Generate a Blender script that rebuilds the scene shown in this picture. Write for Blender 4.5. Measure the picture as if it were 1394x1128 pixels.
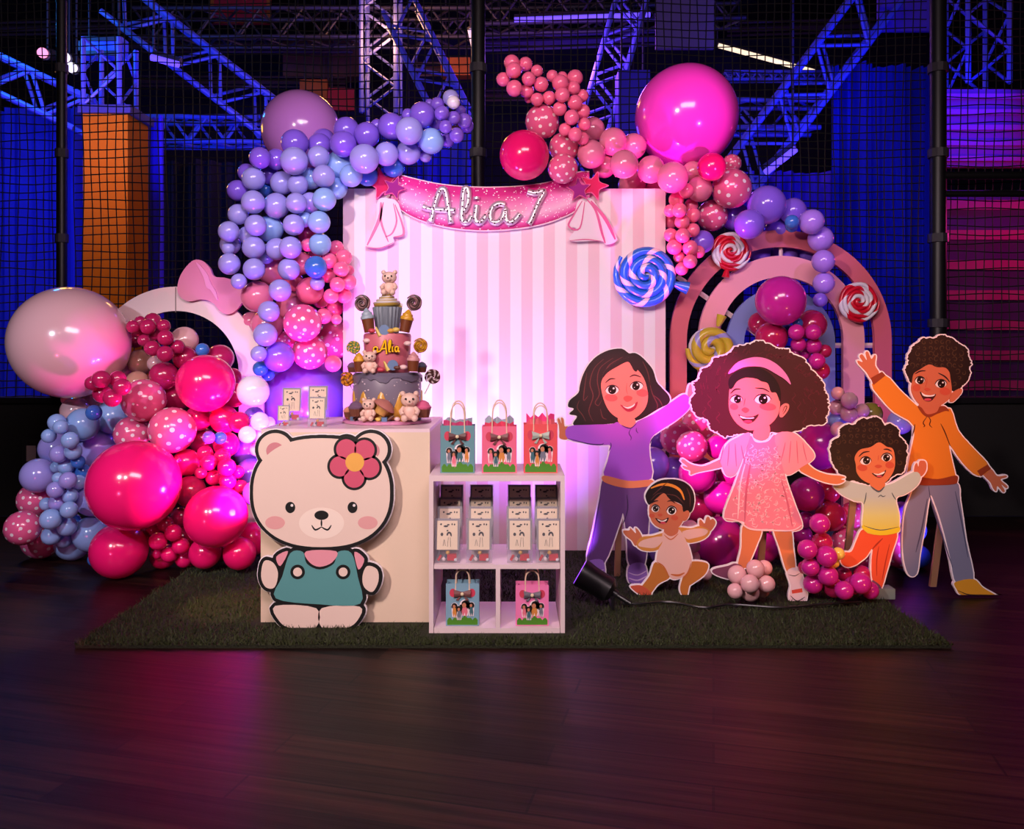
import bpy, bmesh, math, random
import numpy as np
from mathutils import Vector, Matrix
from mathutils.geometry import tessellate_polygon
random.seed(7)
for o in list(bpy.data.objects): bpy.data.objects.remove(o)
SC = bpy.context.scene; COL = SC.collection
PI = math.pi
# ------------------------------------------------------------------ camera
FPX, HC, CX, HY = 1100.0, 1.17, 697.0, 480.0      # focal length (px), eye height (m), vanishing point
cam = bpy.data.cameras.new('camera'); cam.sensor_width = 36.0; cam.lens = 36.0*FPX/1394.0
cam.shift_y = -(564.0-HY)/1394.0; cam.clip_end = 100
camo = bpy.data.objects.new('camera', cam); COL.objects.link(camo)
camo.location = (0, 0, HC); camo.rotation_euler = (PI/2, 0, 0); SC.camera = camo
# ------------------------------------------------------------------ view, world, lights
vs = SC.view_settings
SC.display_settings.display_device = 'sRGB'
vs.view_transform = 'Standard'; vs.look = 'None'; vs.gamma = 1.0; vs.use_curve_mapping = False
vs.exposure = 0.0
w = bpy.data.worlds.new('hall_dark'); SC.world = w; w.use_nodes = True
w.node_tree.nodes['Background'].inputs[0].default_value = (0.30, 0.22, 0.55, 1)
w.node_tree.nodes['Background'].inputs[1].default_value = 0.012
def aim(o, t):
    o.rotation_euler = (Vector(t)-o.location).to_track_quat('-Z', 'Y').to_euler()
def spot(name, loc, tgt, col, power, deg, radius=0.05, blend=0.6):
    l = bpy.data.lights.new(name, 'SPOT'); l.color = col; l.energy = power; l.spot_size = math.radians(deg)
    l.spot_blend = blend; l.shadow_soft_size = radius
    o = bpy.data.objects.new(name, l); COL.objects.link(o); o.location = loc; aim(o, tgt); return o
def lamp(name, loc, col, power, radius=0.05):
    l = bpy.data.lights.new(name, 'POINT'); l.color = col; l.energy = power; l.shadow_soft_size = radius
    o = bpy.data.objects.new(name, l); COL.objects.link(o); o.location = loc; return o
def area(name, loc, tgt, col, power, sx, sy):
    l = bpy.data.lights.new(name, 'AREA'); l.color = col; l.energy = power; l.shape = 'RECTANGLE'; l.size = sx; l.size_y = sy
    o = bpy.data.objects.new(name, l); COL.objects.link(o); o.location = loc; aim(o, tgt); return o
# hall lamps in front of the set, with an added soft fill
spot('key_lamp', (-1.7, 0.2, 2.5), (0.0, 4.2, 1.1), (1.0, 0.80, 0.74), 430, 62, 0.10, 0.7)
area('soft_front_fill', (0.3, 0.2, 3.3), (0.1, 4.0, 0.9), (1.0, 0.74, 0.80), 125, 2.4, 0.8)  # added fill, lifts the front of the set evenly
for k in range(7):                                                     # row of small warm bulbs hanging over the visitors
    lamp('bulb', (-2.6+0.42*k, 0.3+0.10*k, 3.15-0.10*k), (1.0, 0.82, 0.62), 1.5, 0.035)
lamp('bulb', (-2.7, -0.4, 1.75), (1.0, 0.9, 0.78), 7.0, 0.06)
# stage lights standing behind the plinth and the shelf
spot('magenta_uplight', (-1.22, 4.02, 0.42), (-1.75, 4.15, 0.98), (1.0, 0.03, 0.62), 62, 150, 0.05, 0.5)
spot('violet_uplight', (-1.02, 4.2, 0.40), (-1.22, 4.35, 1.3), (0.40, 0.10, 1.0), 65, 120, 0.05, 0.6)
spot('backdrop_white_uplight', (-0.42, 4.22, 0.35), (-0.12, 4.75, 1.32), (1.0, 0.82, 0.97), 36, 110, 0.06, 1.0)
spot('backdrop_violet_uplight', (0.33, 3.90, 0.16), (0.12, 4.75, 0.75), (0.42, 0.10, 1.0), 50, 72, 0.05, 0.8)
spot('arch_magenta_uplight', (0.52, 4.40, 1.0), (1.02, 4.5, 2.3), (1.0, 0.05, 0.75), 110, 56, 0.04, 0.6)
# coloured moving heads on the hall's front rig, plus added fill spots
spot('magenta_head', (-1.3, 0.9, 2.7), (0.87, 3.77, 0.93), (1.0, 0.05, 0.60), 2600, 9.5, 0.05, 0.6)
spot('rose_head', (0.1, 0.8, 2.6), (0.54, 4.04, 0.96), (1.0, 0.12, 0.20), 520, 7.5, 0.05, 0.6)
spot('giant_magenta_head', (2.3, 1.2, 0.5), (0.98, 4.5, 2.42), (1.0, 0.08, 0.85), 520, 10.5, 0.04, 0.5)
spot('cool_fill', (-2.6, 0.8, 2.2), (-2.1, 4.2, 0.75), (0.78, 0.86, 1.0), 230, 33, 0.06, 0.7)  # added front fill that brightens the blue cascade
spot('lavender_fill', (-0.2, 0.9, 2.9), (-1.0, 4.5, 2.0), (0.55, 0.55, 1.0), 190, 27, 0.06, 0.7)  # added spot that brightens the lavender garland
spot('violet_head', (2.2, 0.9, 2.7), (1.6, 4.6, 1.85), (0.55, 0.25, 1.0), 150, 17, 0.06, 0.7)
spot('red_head', (2.6, 1.6, 2.4), (1.60, 3.85, 0.85), (1.0, 0.22, 0.06), 190, 30, 0.05, 0.6)
spot('orange_floor_par', (1.9, 2.55, 0.10), (1.45, 4.0, 0.60), (1.0, 0.30, 0.06), 22, 52, 0.03, 0.6)
spot('rose_floor_par', (-2.2, 2.1, 0.15), (-1.75, 4.2, 0.55), (1.0, 0.10, 0.30), 26, 58, 0.03, 0.6)
spot('violet_floor_par', (2.12, 3.98, 0.22), (1.98, 4.35, 0.34), (0.40, 0.12, 1.0), 16, 110, 0.03, 0.6)
spot('yellow_spill', (-1.55, 3.55, 0.65), (-1.25, 3.72, 0.0), (1.0, 0.78, 0.10), 14, 50, 0.02, 0.8)
spot('floor_magenta_pool', (-1.0, 1.6, 2.6), (-1.0, 2.85, 0.0), (1.0, 0.05, 0.45), 26, 34, 0.05, 1.0)
spot('floor_red_pool', (1.3, 1.7, 2.6), (1.25, 2.75, 0.0), (1.0, 0.14, 0.05), 20, 30, 0.05, 1.0)
# blue and purple wash of the arena behind the net
area('arena_blue', (-4.6, 7.2, 3.4), (-4.2, 10.5, 2.6), (0.015, 0.03, 1.0), 62, 2.0, 1.0)
area('arena_blue', (3.6, 7.2, 3.4), (3.4, 11.0, 2.6), (0.02, 0.02, 1.0), 52, 2.0, 1.0)
lamp('arena_blue_lamp', (-0.6, 8.6, 3.0), (0.02, 0.03, 1.0), 60, 0.2)
spot('truss_blue_head', (-3.2, 6.6, 2.2), (-3.4, 9.4, 4.3), (0.01, 0.04, 1.0), 420, 50, 0.1, 0.8)
spot('truss_blue_head', (3.6, 6.6, 2.4), (3.3, 9.2, 4.2), (0.01, 0.03, 1.0), 420, 46, 0.1, 0.8)
lamp('arena_cyan_lamp', (-5.2, 7.9, 4.6), (0.02, 0.28, 1.0), 70, 0.15)
lamp('arena_violet_lamp', (0.8, 9.6, 4.6), (0.42, 0.12, 1.0), 110, 0.3)
lamp('arena_magenta_lamp', (4.6, 6.5, 2.3), (1.0, 0.03, 0.35), 26, 0.15)
lamp('arena_amber_fill', (-1.6, 10.2, 5.2), (1.0, 0.42, 0.12), 90, 0.3)
lamp('arena_amber_fill', (-4.0, 7.0, 3.2), (1.0, 0.48, 0.06), 40, 0.2)  # added amber light so the padded column reads orange
# ------------------------------------------------------------------ helpers
def lin(c):
    return tuple((v/255/12.92 if v <= 10 else ((v/255+0.055)/1.055)**2.4) for v in c)
MATS = {}
def mat(name, rgb, rough=0.5, metal=0.0, coat=0.0, alpha=1.0, emit=0.0, spec=0.5, bump=0.0, bscale=40.0):
    if name in MATS: return MATS[name]
    m = bpy.data.materials.new(name); m.use_nodes = True; nt = m.node_tree; b = nt.nodes['Principled BSDF']
    c = lin(rgb)+(1,)
    b.inputs['Base Color'].default_value = c; b.inputs['Roughness'].default_value = rough
    b.inputs['Metallic'].default_value = metal; b.inputs['Coat Weight'].default_value = coat
    b.inputs['Coat Roughness'].default_value = 0.06
    b.inputs['Alpha'].default_value = alpha; b.inputs['Specular IOR Level'].default_value = spec
    if emit: b.inputs['Emission Color'].default_value = c; b.inputs['Emission Strength'].default_value = emit
    if bump:
        tc = nt.nodes.new('ShaderNodeTexCoord'); n = nt.nodes.new('ShaderNodeTexNoise'); n.inputs['Scale'].default_value = bscale
        n.inputs['Detail'].default_value = 4
        bp = nt.nodes.new('ShaderNodeBump'); bp.inputs['Strength'].default_value = bump; bp.inputs['Distance'].default_value = 0.01
        nt.links.new(tc.outputs['Object'], n.inputs['Vector']); nt.links.new(n.outputs['Fac'], bp.inputs['Height'])
        nt.links.new(bp.outputs['Normal'], b.inputs['Normal'])
    MATS[name] = m; return m
def nodes(m): return m.node_tree, m.node_tree.nodes['Principled BSDF']
def ramp(nt, stops, const=False):
    r = nt.nodes.new('ShaderNodeValToRGB'); cr = r.color_ramp
    if const: cr.interpolation = 'CONSTANT'
    while len(cr.elements) < len(stops): cr.elements.new(0.5)
    for e, (p, c) in zip(cr.elements, stops): e.position = p; e.color = lin(c)+(1,)
    return r
def P(px, py, Y): return Vector(((px-CX)*Y/FPX, Y, HC-(py-HY)*Y/FPX))
def crop(x0, y0, s=6.965): return lambda X, Y: (x0+X/s, y0+Y/s)
class MB:
    """collects verts and faces of one mesh"""
    def __init__(s): s.v = []; s.f = []; s.m = []; s.uv = {}
    def add(s, vs, fs, mi=0):
        n = len(s.v); s.v += [tuple(v) for v in vs]; s.f += [tuple(i+n for i in f) for f in fs]; s.m += [mi]*len(fs); return s
    def box(s, lo, hi, mi=0):
        x0, y0, z0 = lo; x1, y1, z1 = hi
        return s.add([(x0,y0,z0),(x1,y0,z0),(x1,y1,z0),(x0,y1,z0),(x0,y0,z1),(x1,y0,z1),(x1,y1,z1),(x0,y1,z1)],
                     [(3,2,1,0),(4,5,6,7),(0,1,5,4),(1,2,6,5),(2,3,7,6),(3,0,4,7)], mi)
    def tube(s, pts, r, n=8, mi=0, caps=True, r2=None):
        pts = [Vector(p) for p in pts]; rings = []; up = None
        for i, p in enumerate(pts):
            t = (pts[min(i+1, len(pts)-1)]-pts[max(i-1, 0)])
            t = t.normalized() if t.length > 1e-9 else Vector((0,0,1))
            if up is None: up = Vector((0,0,1)) if abs(t.z) < 0.9 else Vector((1,0,0))
            a = t.cross(up)
            if a.length < 1e-6: a = t.cross(Vector((0,1,0)))
            a.normalize(); b = a.cross(t).normalized(); up = b
            rr = r[i] if isinstance(r, (list, tuple)) else (r if r2 is None else r+(r2-r)*i/(len(pts)-1))
            rings.append([p+a*rr*math.cos(2*PI*k/n)+b*rr*math.sin(2*PI*k/n) for k in range(n)])
        vs = [v for q in rings for v in q]; fs = []
        for i in range(len(rings)-1):
            for k in range(n):
                fs.append((i*n+k, i*n+(k+1) % n, (i+1)*n+(k+1) % n, (i+1)*n+k))
        if caps: fs.append(tuple(range(n-1, -1, -1))); fs.append(tuple((len(rings)-1)*n+k for k in range(n)))
        return s.add(vs, fs, mi)
    def lathe(s, prof, c=(0,0,0), n=32, mi=0, wob=None):
        """prof: (radius, z) pairs about a vertical axis through c"""
        vs = []; fs = []
        for i, (r, z) in enumerate(prof):
            for k in range(n):
                a = 2*PI*k/n; q = r*(wob(a, z) if wob else 1)
                vs.append((c[0]+q*math.cos(a), c[1]+q*math.sin(a), c[2]+z))
        for i in range(len(prof)-1):
            for k in range(n): fs.append((i*n+k, i*n+(k+1) % n, (i+1)*n+(k+1) % n, (i+1)*n+k))
        fs.append(tuple(range(n-1, -1, -1))); fs.append(tuple((len(prof)-1)*n+k for k in range(n)))
        return s.add(vs, fs, mi)
    def ball(s, c, r, n=16, m=10, mi=0, sq=(1,1,1)):
        vs = [(c[0], c[1], c[2]+r*sq[2])]; fs = []
        for i in range(1, m):
            t = PI*i/m
            for k in range(n):
                a = 2*PI*k/n; vs.append((c[0]+r*sq[0]*math.sin(t)*math.cos(a), c[1]+r*sq[1]*math.sin(t)*math.sin(a), c[2]+r*sq[2]*math.cos(t)))
        vs.append((c[0], c[1], c[2]-r*sq[2])); L = len(vs)-1
        for k in range(n):
            fs.append((0, 1+k, 1+(k+1) % n)); fs.append((L, L-n+(k+1) % n, L-n+k))
            for i in range(m-2): fs.append((1+i*n+k, 1+(i+1)*n+k, 1+(i+1)*n+(k+1) % n, 1+i*n+(k+1) % n))
        return s.add(vs, fs, mi)
    def build(s, name, mats, parent=None, smooth=False, off=None):
        me = bpy.data.meshes.new(name)
        vs = s.v if off is None else [(a-off[0], b-off[1], c-off[2]) for a, b, c in s.v]
        me.from_pydata(vs, [], s.f); ml = mats if isinstance(mats, (list, tuple)) else [mats]
        for m in ml: me.materials.append(m)
        if len(ml) > 1: me.polygons.foreach_set('material_index', s.m)
        bm = bmesh.new(); bm.from_mesh(me); bmesh.ops.recalc_face_normals(bm, faces=bm.faces); bm.to_mesh(me); bm.free()
        if smooth:
            me.polygons.foreach_set('use_smooth', [True]*len(me.polygons))
            try: me.set_sharp_from_angle(angle=math.radians(40))
            except Exception: pass
        o = bpy.data.objects.new(name, me); COL.objects.link(o)
        if parent is not None: o.parent = parent
        return o
def merge(o, mb, m, off=None):
    """adds surface pattern mb to the mesh of o, with a material of its own"""
    me = o.data; n = len(me.vertices); vs = [v.co[:] for v in me.vertices]; fs = [tuple(p.vertices) for p in me.polygons]; mi = [p.material_index for p in me.polygons]; sm = [p.use_smooth for p in me.polygons]
    ms = list(me.materials)
    if m not in ms: ms.append(m)
    k = ms.index(m); off = off or (0, 0, 0)
    me2 = bpy.data.meshes.new(me.name)
    me2.from_pydata(vs+[(a-off[0], b-off[1], c-off[2]) for a, b, c in mb.v], [], fs+[tuple(i+n for i in f) for f in mb.f])
    for q in ms: me2.materials.append(q)
    me2.polygons.foreach_set('material_index', mi+[k]*len(mb.f)); me2.polygons.foreach_set('use_smooth', sm+[False]*len(mb.f))
    o.data = me2; return o
def tag(o, label, cat, group=None, kind=None):
    if label: o['label'] = label
    if cat: o['category'] = cat
    if group: o['group'] = group
    if kind: o['kind'] = kind
    return o
def thing(name, label, cat, loc=(0,0,0), rz=0, group=None):
    o = bpy.data.objects.new(name, None); COL.objects.link(o); o.empty_display_size = 0.05
    o.location = loc; o.rotation_euler = (0, 0, rz); return tag(o, label, cat, group)
def struct(name, mb, m):
    o = mb.build(name, m); o['kind'] = 'structure'; return o
def dup(root, loc=None, rz=None, label=None, group=None):
    r = root.copy(); COL.objects.link(r)
    if loc is not None: r.location = loc
    if rz is not None: r.rotation_euler = (0, 0, rz)
    if label: r['label'] = label
    if group: r['group'] = group
    for ch in list(root.children):
        c = ch.copy(); COL.objects.link(c); c.parent = r
        for g in ch.children:
            d = g.copy(); COL.objects.link(d); d.parent = c
    return r
def smooth_loop(pts, sub=4, closed=True):
    n = len(pts); out = []
    rng = range(n) if closed else range(n-1)
    for i in rng:
        g = (lambda k: pts[k % n]) if closed else (lambda k: pts[min(max(k, 0), n-1)])
        p0, p1, p2, p3 = g(i-1), g(i), g(i+1), g(i+2)
        for j in range(sub):
            t = j/sub
            out.append(tuple(0.5*((2*b)+(-a+c)*t+(2*a-5*b+4*c-d)*t*t+(-a+3*b-3*c+d)*t**3) for a, b, c, d in zip(p0, p1, p2, p3)))
    if not closed: out.append(tuple(pts[-1]))
    return out
def ell(cx, cy, rx, ry, n=24, rot=0.0):
    c, s = math.cos(rot), math.sin(rot)
    return [(cx+rx*math.cos(a)*c-ry*math.sin(a)*s, cy+rx*math.cos(a)*s+ry*math.sin(a)*c) for a in [2*PI*k/n for k in range(n)]]
def area2(l): return sum(l[i-1][0]*l[i][1]-l[i][0]*l[i-1][1] for i in range(len(l)))
def prism(mb, loops, y0, y1, mi=0):
    """flat plate: loops are lists of (x, z); first is the outline, the rest holes or further loops"""
    flat = [p for l in loops for p in l]; n = len(flat)
    tris = tessellate_polygon([[Vector((p[0], p[1], 0)) for p in l] for l in loops])
    vs = [(p[0], y0, p[1]) for p in flat]+[(p[0], y1, p[1]) for p in flat]
    fs = [tuple(t) for t in tris]+[tuple(n+i for i in reversed(t)) for t in tris]
    k = 0
    for l in loops:
        for i in range(len(l)): a, b = k+i, k+(i+1) % len(l); fs.append((a, b, n+b, n+a))
        k += len(l)
    mb.add(vs, fs, mi)
def ribbon(mb, pts, wd, y0, y1, mi=0, taper=True):
    """a drawn line of width wd along (x, z) points"""
    pts = smooth_loop(pts, 5, False); L = []; R = []; n = len(pts)
    for i, p in enumerate(pts):
        a, b = pts[max(i-1, 0)], pts[min(i+1, n-1)]
        dx, dy = b[0]-a[0], b[1]-a[1]; l = math.hypot(dx, dy) or 1
        t = i/(n-1); hw = wd/2*((0.35+0.65*math.sin(PI*t)) if taper else 1)
        L.append((p[0]-dy/l*hw, p[1]+dx/l*hw)); R.append((p[0]+dy/l*hw, p[1]-dx/l*hw))
    prism(mb, [L+R[::-1]], y0, y1, mi)
def raster_outline(polys, grow, res=2.0):
    """outline (list of loops, px) of the union of px polygons, grown by `grow` px"""
    xs = [p[0] for l in polys for p in l]; ys = [p[1] for l in polys for p in l]
    pad = grow+4; x0, y0 = min(xs)-pad, min(ys)-pad
    W = int((max(xs)+pad-x0)*res)+2; H = int((max(ys)+pad-y0)*res)+2
    M = np.zeros((H, W), bool)
    for l in polys:
        a = np.array(l, float); b = np.roll(a, -1, 0)
        for r in range(H):
            y = y0+(r+0.5)/res
            m = (a[:, 1] > y) != (b[:, 1] > y)
            if not m.any(): continue
            A, B = a[m], b[m]
            X = np.sort((A[:, 0]+(y-A[:, 1])/(B[:, 1]-A[:, 1])*(B[:, 0]-A[:, 0])-x0)*res)
            for q in range(0, len(X)-1, 2): M[r, max(0, int(X[q])):int(X[q+1])+1] = True
    g = grow*res; gi = int(math.ceil(g)); D = M.copy()
    for dy in range(-gi, gi+1):
        for dx in range(-gi, gi+1):
            if dx*dx+dy*dy <= g*g: D |= np.roll(np.roll(M, dy, 0), dx, 1)
    nxt = {}
    R, C = np.nonzero(D)
    S = set(zip(R.tolist(), C.tolist()))
    for r, c in S:                                              # boundary edges of filled pixels, kept clockwise
        if (r-1, c) not in S: nxt.setdefault((c, r), []).append((c+1, r))
        if (r, c+1) not in S: nxt.setdefault((c+1, r), []).append((c+1, r+1))
        if (r+1, c) not in S: nxt.setdefault((c+1, r+1), []).append((c, r+1))
        if (r, c-1) not in S: nxt.setdefault((c, r+1), []).append((c, r))
    loops = []
    while nxt:
        s0 = next(iter(nxt)); p = s0; L = []
        while True:
            L.append(p); q = nxt[p].pop()
            if not nxt[p]: del nxt[p]
            p = q
            if p == s0 or p not in nxt: break
        if len(L) < 30: continue
        a = np.array(L, float)
        for _ in range(6): a = (np.roll(a, 1, 0)+2*a+np.roll(a, -1, 0))/4
        a = a[::max(2, int(res*1.5))]
        loops.append([(x0+p[0]/res, y0+p[1]/res) for p in a])
    loops.sort(key=lambda l: -abs(area2(l)))
    return loops
# ------------------------------------------------------------------ materials of the setting
def floor_mat():
    m = mat('dark_planks', (70, 38, 36), 0.44, spec=0.2); nt, b = nodes(m)
    tc = nt.nodes.new('ShaderNodeTexCoord'); mp = nt.nodes.new('ShaderNodeMapping'); mp.inputs['Rotation'].default_value = (0, 0, math.radians(14))
    br = nt.nodes.new('ShaderNodeTexBrick'); br.offset = 0.37; br.inputs['Scale'].default_value = 1
    br.inputs['Brick Width'].default_value = 1.25; br.inputs['Row Height'].default_value = 0.125; br.inputs['Mortar Size'].default_value = 0.004
    br.inputs['Color1'].default_value = lin((56, 30, 26))+(1,); br.inputs['Color2'].default_value = lin((25, 13, 13))+(1,); br.inputs['Mortar'].default_value = lin((14, 8, 8))+(1,)
    sc = nt.nodes.new('ShaderNodeMapping'); sc.inputs['Scale'].default_value = (1.6, 38, 1)
    no = nt.nodes.new('ShaderNodeTexNoise'); no.inputs['Scale'].default_value = 1; no.inputs['Detail'].default_value = 6
    mx = nt.nodes.new('ShaderNodeMix'); mx.data_type = 'RGBA'; mx.blend_type = 'MULTIPLY'; mx.inputs[0].default_value = 0.85
    rp = ramp(nt, [(0.34, (70, 62, 62)), (0.66, (255, 250, 245))])
    L = nt.links.new
    L(tc.outputs['Object'], mp.inputs[0]); L(mp.outputs[0], br.inputs['Vector']); L(mp.outputs[0], sc.inputs[0]); L(sc.outputs[0], no.inputs['Vector'])
    L(no.outputs['Fac'], rp.inputs[0]); L(br.outputs['Color'], mx.inputs[6]); L(rp.outputs[0], mx.inputs[7]); L(mx.outputs[2], b.inputs['Base Color'])
    bp = nt.nodes.new('ShaderNodeBump'); bp.inputs['Strength'].default_value = 0.25; bp.inputs['Distance'].default_value = 0.004
    L(no.outputs['Fac'], bp.inputs['Height']); L(bp.outputs[0], b.inputs['Normal'])
    return m
M_FLOOR = floor_mat()
M_DARK = mat('hall_black', (16, 13, 16), 0.85)
M_KNEE = mat('knee_wall_black', (15, 12, 14), 0.7, bump=0.2)
struct('floor', MB().box((-8.5, -2.5, -0.05), (8.5, 5.78, 0.0)), M_FLOOR)
struct('ceiling', MB().box((-8.6, -2.6, 7.2), (8.6, 15.6, 7.3)), M_DARK)
M_WB = mat('arena_wall_violet', (34, 26, 58), 0.8)
struct('wall_back', MB().box((-8.6, 15.5, -0.05), (8.6, 15.6, 7.2)), M_WB)
struct('wall_side', MB().box((-8.6, -2.6, -0.05), (-8.5, 15.5, 7.2)), M_DARK)
struct('wall_east', MB().box((8.5, -2.6, -0.05), (8.6, 15.5, 7.2)), M_DARK)
struct('wall_front', MB().box((-8.5, -2.6, -0.05), (8.5, -2.5, 7.2)), M_DARK)
struct('wall_knee', MB().box((-8.5, 5.8, 0.0), (8.5, 5.92, 0.81)), M_KNEE)
struct('trim_knee', MB().box((-8.5, 5.77, 0.81), (8.5, 5.95, 0.85)), mat('black_rail', (20, 18, 22), 0.4))
struct('floor_arena', MB().box((-8.5, 5.95, 0.5), (8.5, 15.5, 0.6)), mat('arena_mat_blue_lit', (40, 50, 130), 0.6, bump=0.6, bscale=3))  # blue wash light put into the floor colour
# outlet on the knee wall
t = thing('outlet_plate', 'small outlet plate on the black knee wall beside the light blue balloons', 'outlet', (-3.44, 5.8, 0.455))
MB().box((-0.07, -0.012, -0.09), (0.07, 0, 0.09)).build('plate', mat('outlet_black', (34, 32, 34), 0.5), t)
MB().box((-0.035, -0.018, -0.06), (0.03, -0.012, 0.05)).build('sticker', mat('outlet_cream', (190, 175, 165), 0.5), t)
# ------------------------------------------------------------------ net with its black posts
M_POST = mat('post_black', (14, 13, 16), 0.45); M_NET = mat('net_black', (6, 6, 9), 0.8)
def post(px, label, r=0.035):
    x = P(px, 480, 5.72).x
    t = thing('net_post', label, 'post', (x, 5.72, 0.85), group='posts of the safety net')
    m = MB().tube([(0, 0, 0), (0, 0, 4.9)], r, 12); m.build('pole', M_POST, t, True)
    m = MB()
    pass
    for k in range(8): MB().tube([(0, 0, 0.5+0.6*k), (0, 0, 0.56+0.6*k)], r*1.25, 12).build('clamp', mat('clamp_grey', (52, 48, 54), 0.4), t)
    MB().tube([(0, 0, 0), (0, 0, 0.03)], r*2.0, 14).build('foot_plate', M_POST, t)
post(84, 'black net post on the knee wall above the big pale pink balloon')
post(651, 'black net post rising behind the banner between two garlands', 0.05)
post(1277, 'black net post behind the boy in orange', 0.055)
def net(x0, x1, z0, z1, label):
    m = MB(); st = 0.062; y = 5.86; r = 0.0042; rr = random.Random(int(x0*100))
    nx = int((x1-x0)/st); nz = int((z1-z0)/st)
    for i in range(nx+1):
        x = x0+i*st; ph = rr.uniform(0, 6)
        m.tube([(x+0.008*math.sin(ph+k*0.9), y+0.02*math.sin(x*2+k*0.3), z0+(z1-z0)*k/24) for k in range(25)], r, 4, caps=False)
    for j in range(nz+1):
        z = z0+j*st; ph = rr.uniform(0, 6)
        m.tube([(x0+(x1-x0)*k/24, y+0.02*math.sin((x0+(x1-x0)*k/24)*2+(z-z0)/(z1-z0)*7.2), z+0.008*math.sin(ph+k*0.8)) for k in range(25)], r, 4, caps=False)
    tag(m.build('safety_net', M_NET), label, 'net', 'black safety nets')
net(-5.2, -3.24, 0.85, 5.6, 'black safety net panel beyond the post above the pale pink balloon')
net(-3.18, -0.27, 0.85, 5.6, 'black safety net panel behind the lavender garland')
net(-0.20, 3.0, 0.85, 5.6, 'black safety net panel behind the rainbow arch')
net(3.06, 5.4, 0.85, 5.6, 'black safety net panel in front of the magenta sheets')
t = thing('net_rail', 'thick black horizontal rail crossing the magenta sheets', 'rail', (3.03, 5.70, 2.42))
MB().tube([(0.0, 0, 0), (3.2, 0, 0)], 0.028, 10).build('bar', M_POST, t, True)
MB().tube([(0.0, 0, -0.13), (3.2, 0, -0.13)], 0.022, 10).build('lower_bar', M_POST, t, True)
# ------------------------------------------------------------------ trusses, curtains and fittings beyond the net
M_ALU_BLUE = mat('truss_blue_lit', (96, 104, 190), 0.45, 0.0); M_STEEL = mat('steel_dark', (70, 66, 80), 0.5, 0.3)  # truss metal tinted blue, the blue light painted into its colour
def truss(name, a, b, wd, label, group, m=None, r=0.032):
    a, b = Vector(a), Vector(b); d = (b-a); L = d.length; d.normalize()
    s = d.cross(Vector((0, 1, 0))).normalized(); q = Vector((0, 1, 0)); h = wd/2
    c = [(s*h+q*h), (s*h-q*h), (-s*h-q*h), (-s*h+q*h)]
    t = thing(name, label, 'truss', a, group=group)
    for k in c: MB().tube([k, k+d*L], r, 8).build('chord', m or M_ALU_BLUE, t, True)
    mb = MB(); n = max(2, int(L/(wd*0.7)))
    for i in range(n):
        for k in range(4):
            u, v = c[k], c[(k+1) % 4]
            if i % 2: u, v = v, u
            mb.tube([u+d*(L*i/n), v+d*(L*(i+1)/n)], r*0.6, 6, caps=False)
    mb.build('lattice', m or M_ALU_BLUE, t, True)
    return t
g = 'blue lit lighting trusses'
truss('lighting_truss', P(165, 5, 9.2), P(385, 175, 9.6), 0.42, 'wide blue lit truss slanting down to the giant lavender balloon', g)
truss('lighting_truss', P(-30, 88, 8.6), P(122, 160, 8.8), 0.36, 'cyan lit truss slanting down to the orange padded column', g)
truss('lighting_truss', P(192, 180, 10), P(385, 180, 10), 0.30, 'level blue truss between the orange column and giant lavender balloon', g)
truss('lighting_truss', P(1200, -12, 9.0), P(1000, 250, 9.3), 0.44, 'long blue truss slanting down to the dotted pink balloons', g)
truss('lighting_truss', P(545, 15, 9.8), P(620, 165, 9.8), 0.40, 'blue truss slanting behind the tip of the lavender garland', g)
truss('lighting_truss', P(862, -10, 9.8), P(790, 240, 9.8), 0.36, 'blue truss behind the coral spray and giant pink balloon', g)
g = 'level roof trusses of the hall'
truss('roof_truss', P(190, 38, 11.5), P(645, 38, 11.5), 0.40, 'level purple roof truss above the lavender garland', g, M_STEEL, 0.03)
truss('roof_truss', P(655, 22, 11.5), P(1010, 14, 11.5), 0.36, 'level purple roof truss above the giant pink balloon', g, M_STEEL, 0.03)
truss('roof_truss', P(985, 104, 10.5), P(1140, 104, 10.5), 0.10, 'thin level truss right below the bright tube light', g, None, 0.02)
truss('roof_truss', P(985, 160, 10.2), P(1110, 160, 10.2), 0.34, 'level truss meeting the long blue slanting truss', g)
g = 'upright truss towers'
truss('truss_tower', P(150, 150, 8.23), P(150, 60, 8.23), 0.36, 'upright truss tower standing on the orange padded column', g, M_ALU_BLUE, 0.026)
truss('truss_tower', P(519, 160, 10.6), P(519, -150, 10.6), 0.44, 'upright truss tower behind the middle of the lavender garland', g, M_ALU_BLUE, 0.03)
truss('truss_tower', P(1330, 122, 8), P(1330, -15, 8), 0.40, 'upright truss tower on the magenta sheets', g, M_ALU_BLUE, 0.026)
for px, pw, pt, D, lab in ((519, 44, 160, 10, 'behind the lavender garland'), (1330, 44, 122, 8, 'on the magenta sheets')):
    pass
def slab(name, x0, y0, x1, y1, D, th, m, label, cat, group=None, edge=None):
    a, b = P(x0, y0, D), P(x1, y1, D); c = (a+b)/2
    t = thing(name, label, cat, (c.x, D, b.z), group=group)
    w2, h = (b.x-a.x)/2, a.z-b.z
    MB().box((-w2, 0, 0), (w2, th, h)).build('panel', m, t)
    if b.z > 1.4 and D > 8.4:
        for s_ in (-1, 1): MB().tube([(s_*w2*0.7, th/2, h), (s_*w2*0.7, th/2, 7.2-b.z)], 0.012, 6).build('hanger', M_STEEL, t)
    if edge: 
        e = MB()
        for lo, hi in (((-w2, -.02, 0), (w2, 0, .05)), ((-w2, -.02, h-.05), (w2, 0, h)), ((-w2, -.02, 0), (-w2+.05, 0, h)), ((w2-.05, -.02, 0), (w2, 0, h))): e.box(lo, hi)
        e.build('border_frame', edge, t)
    return t
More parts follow.
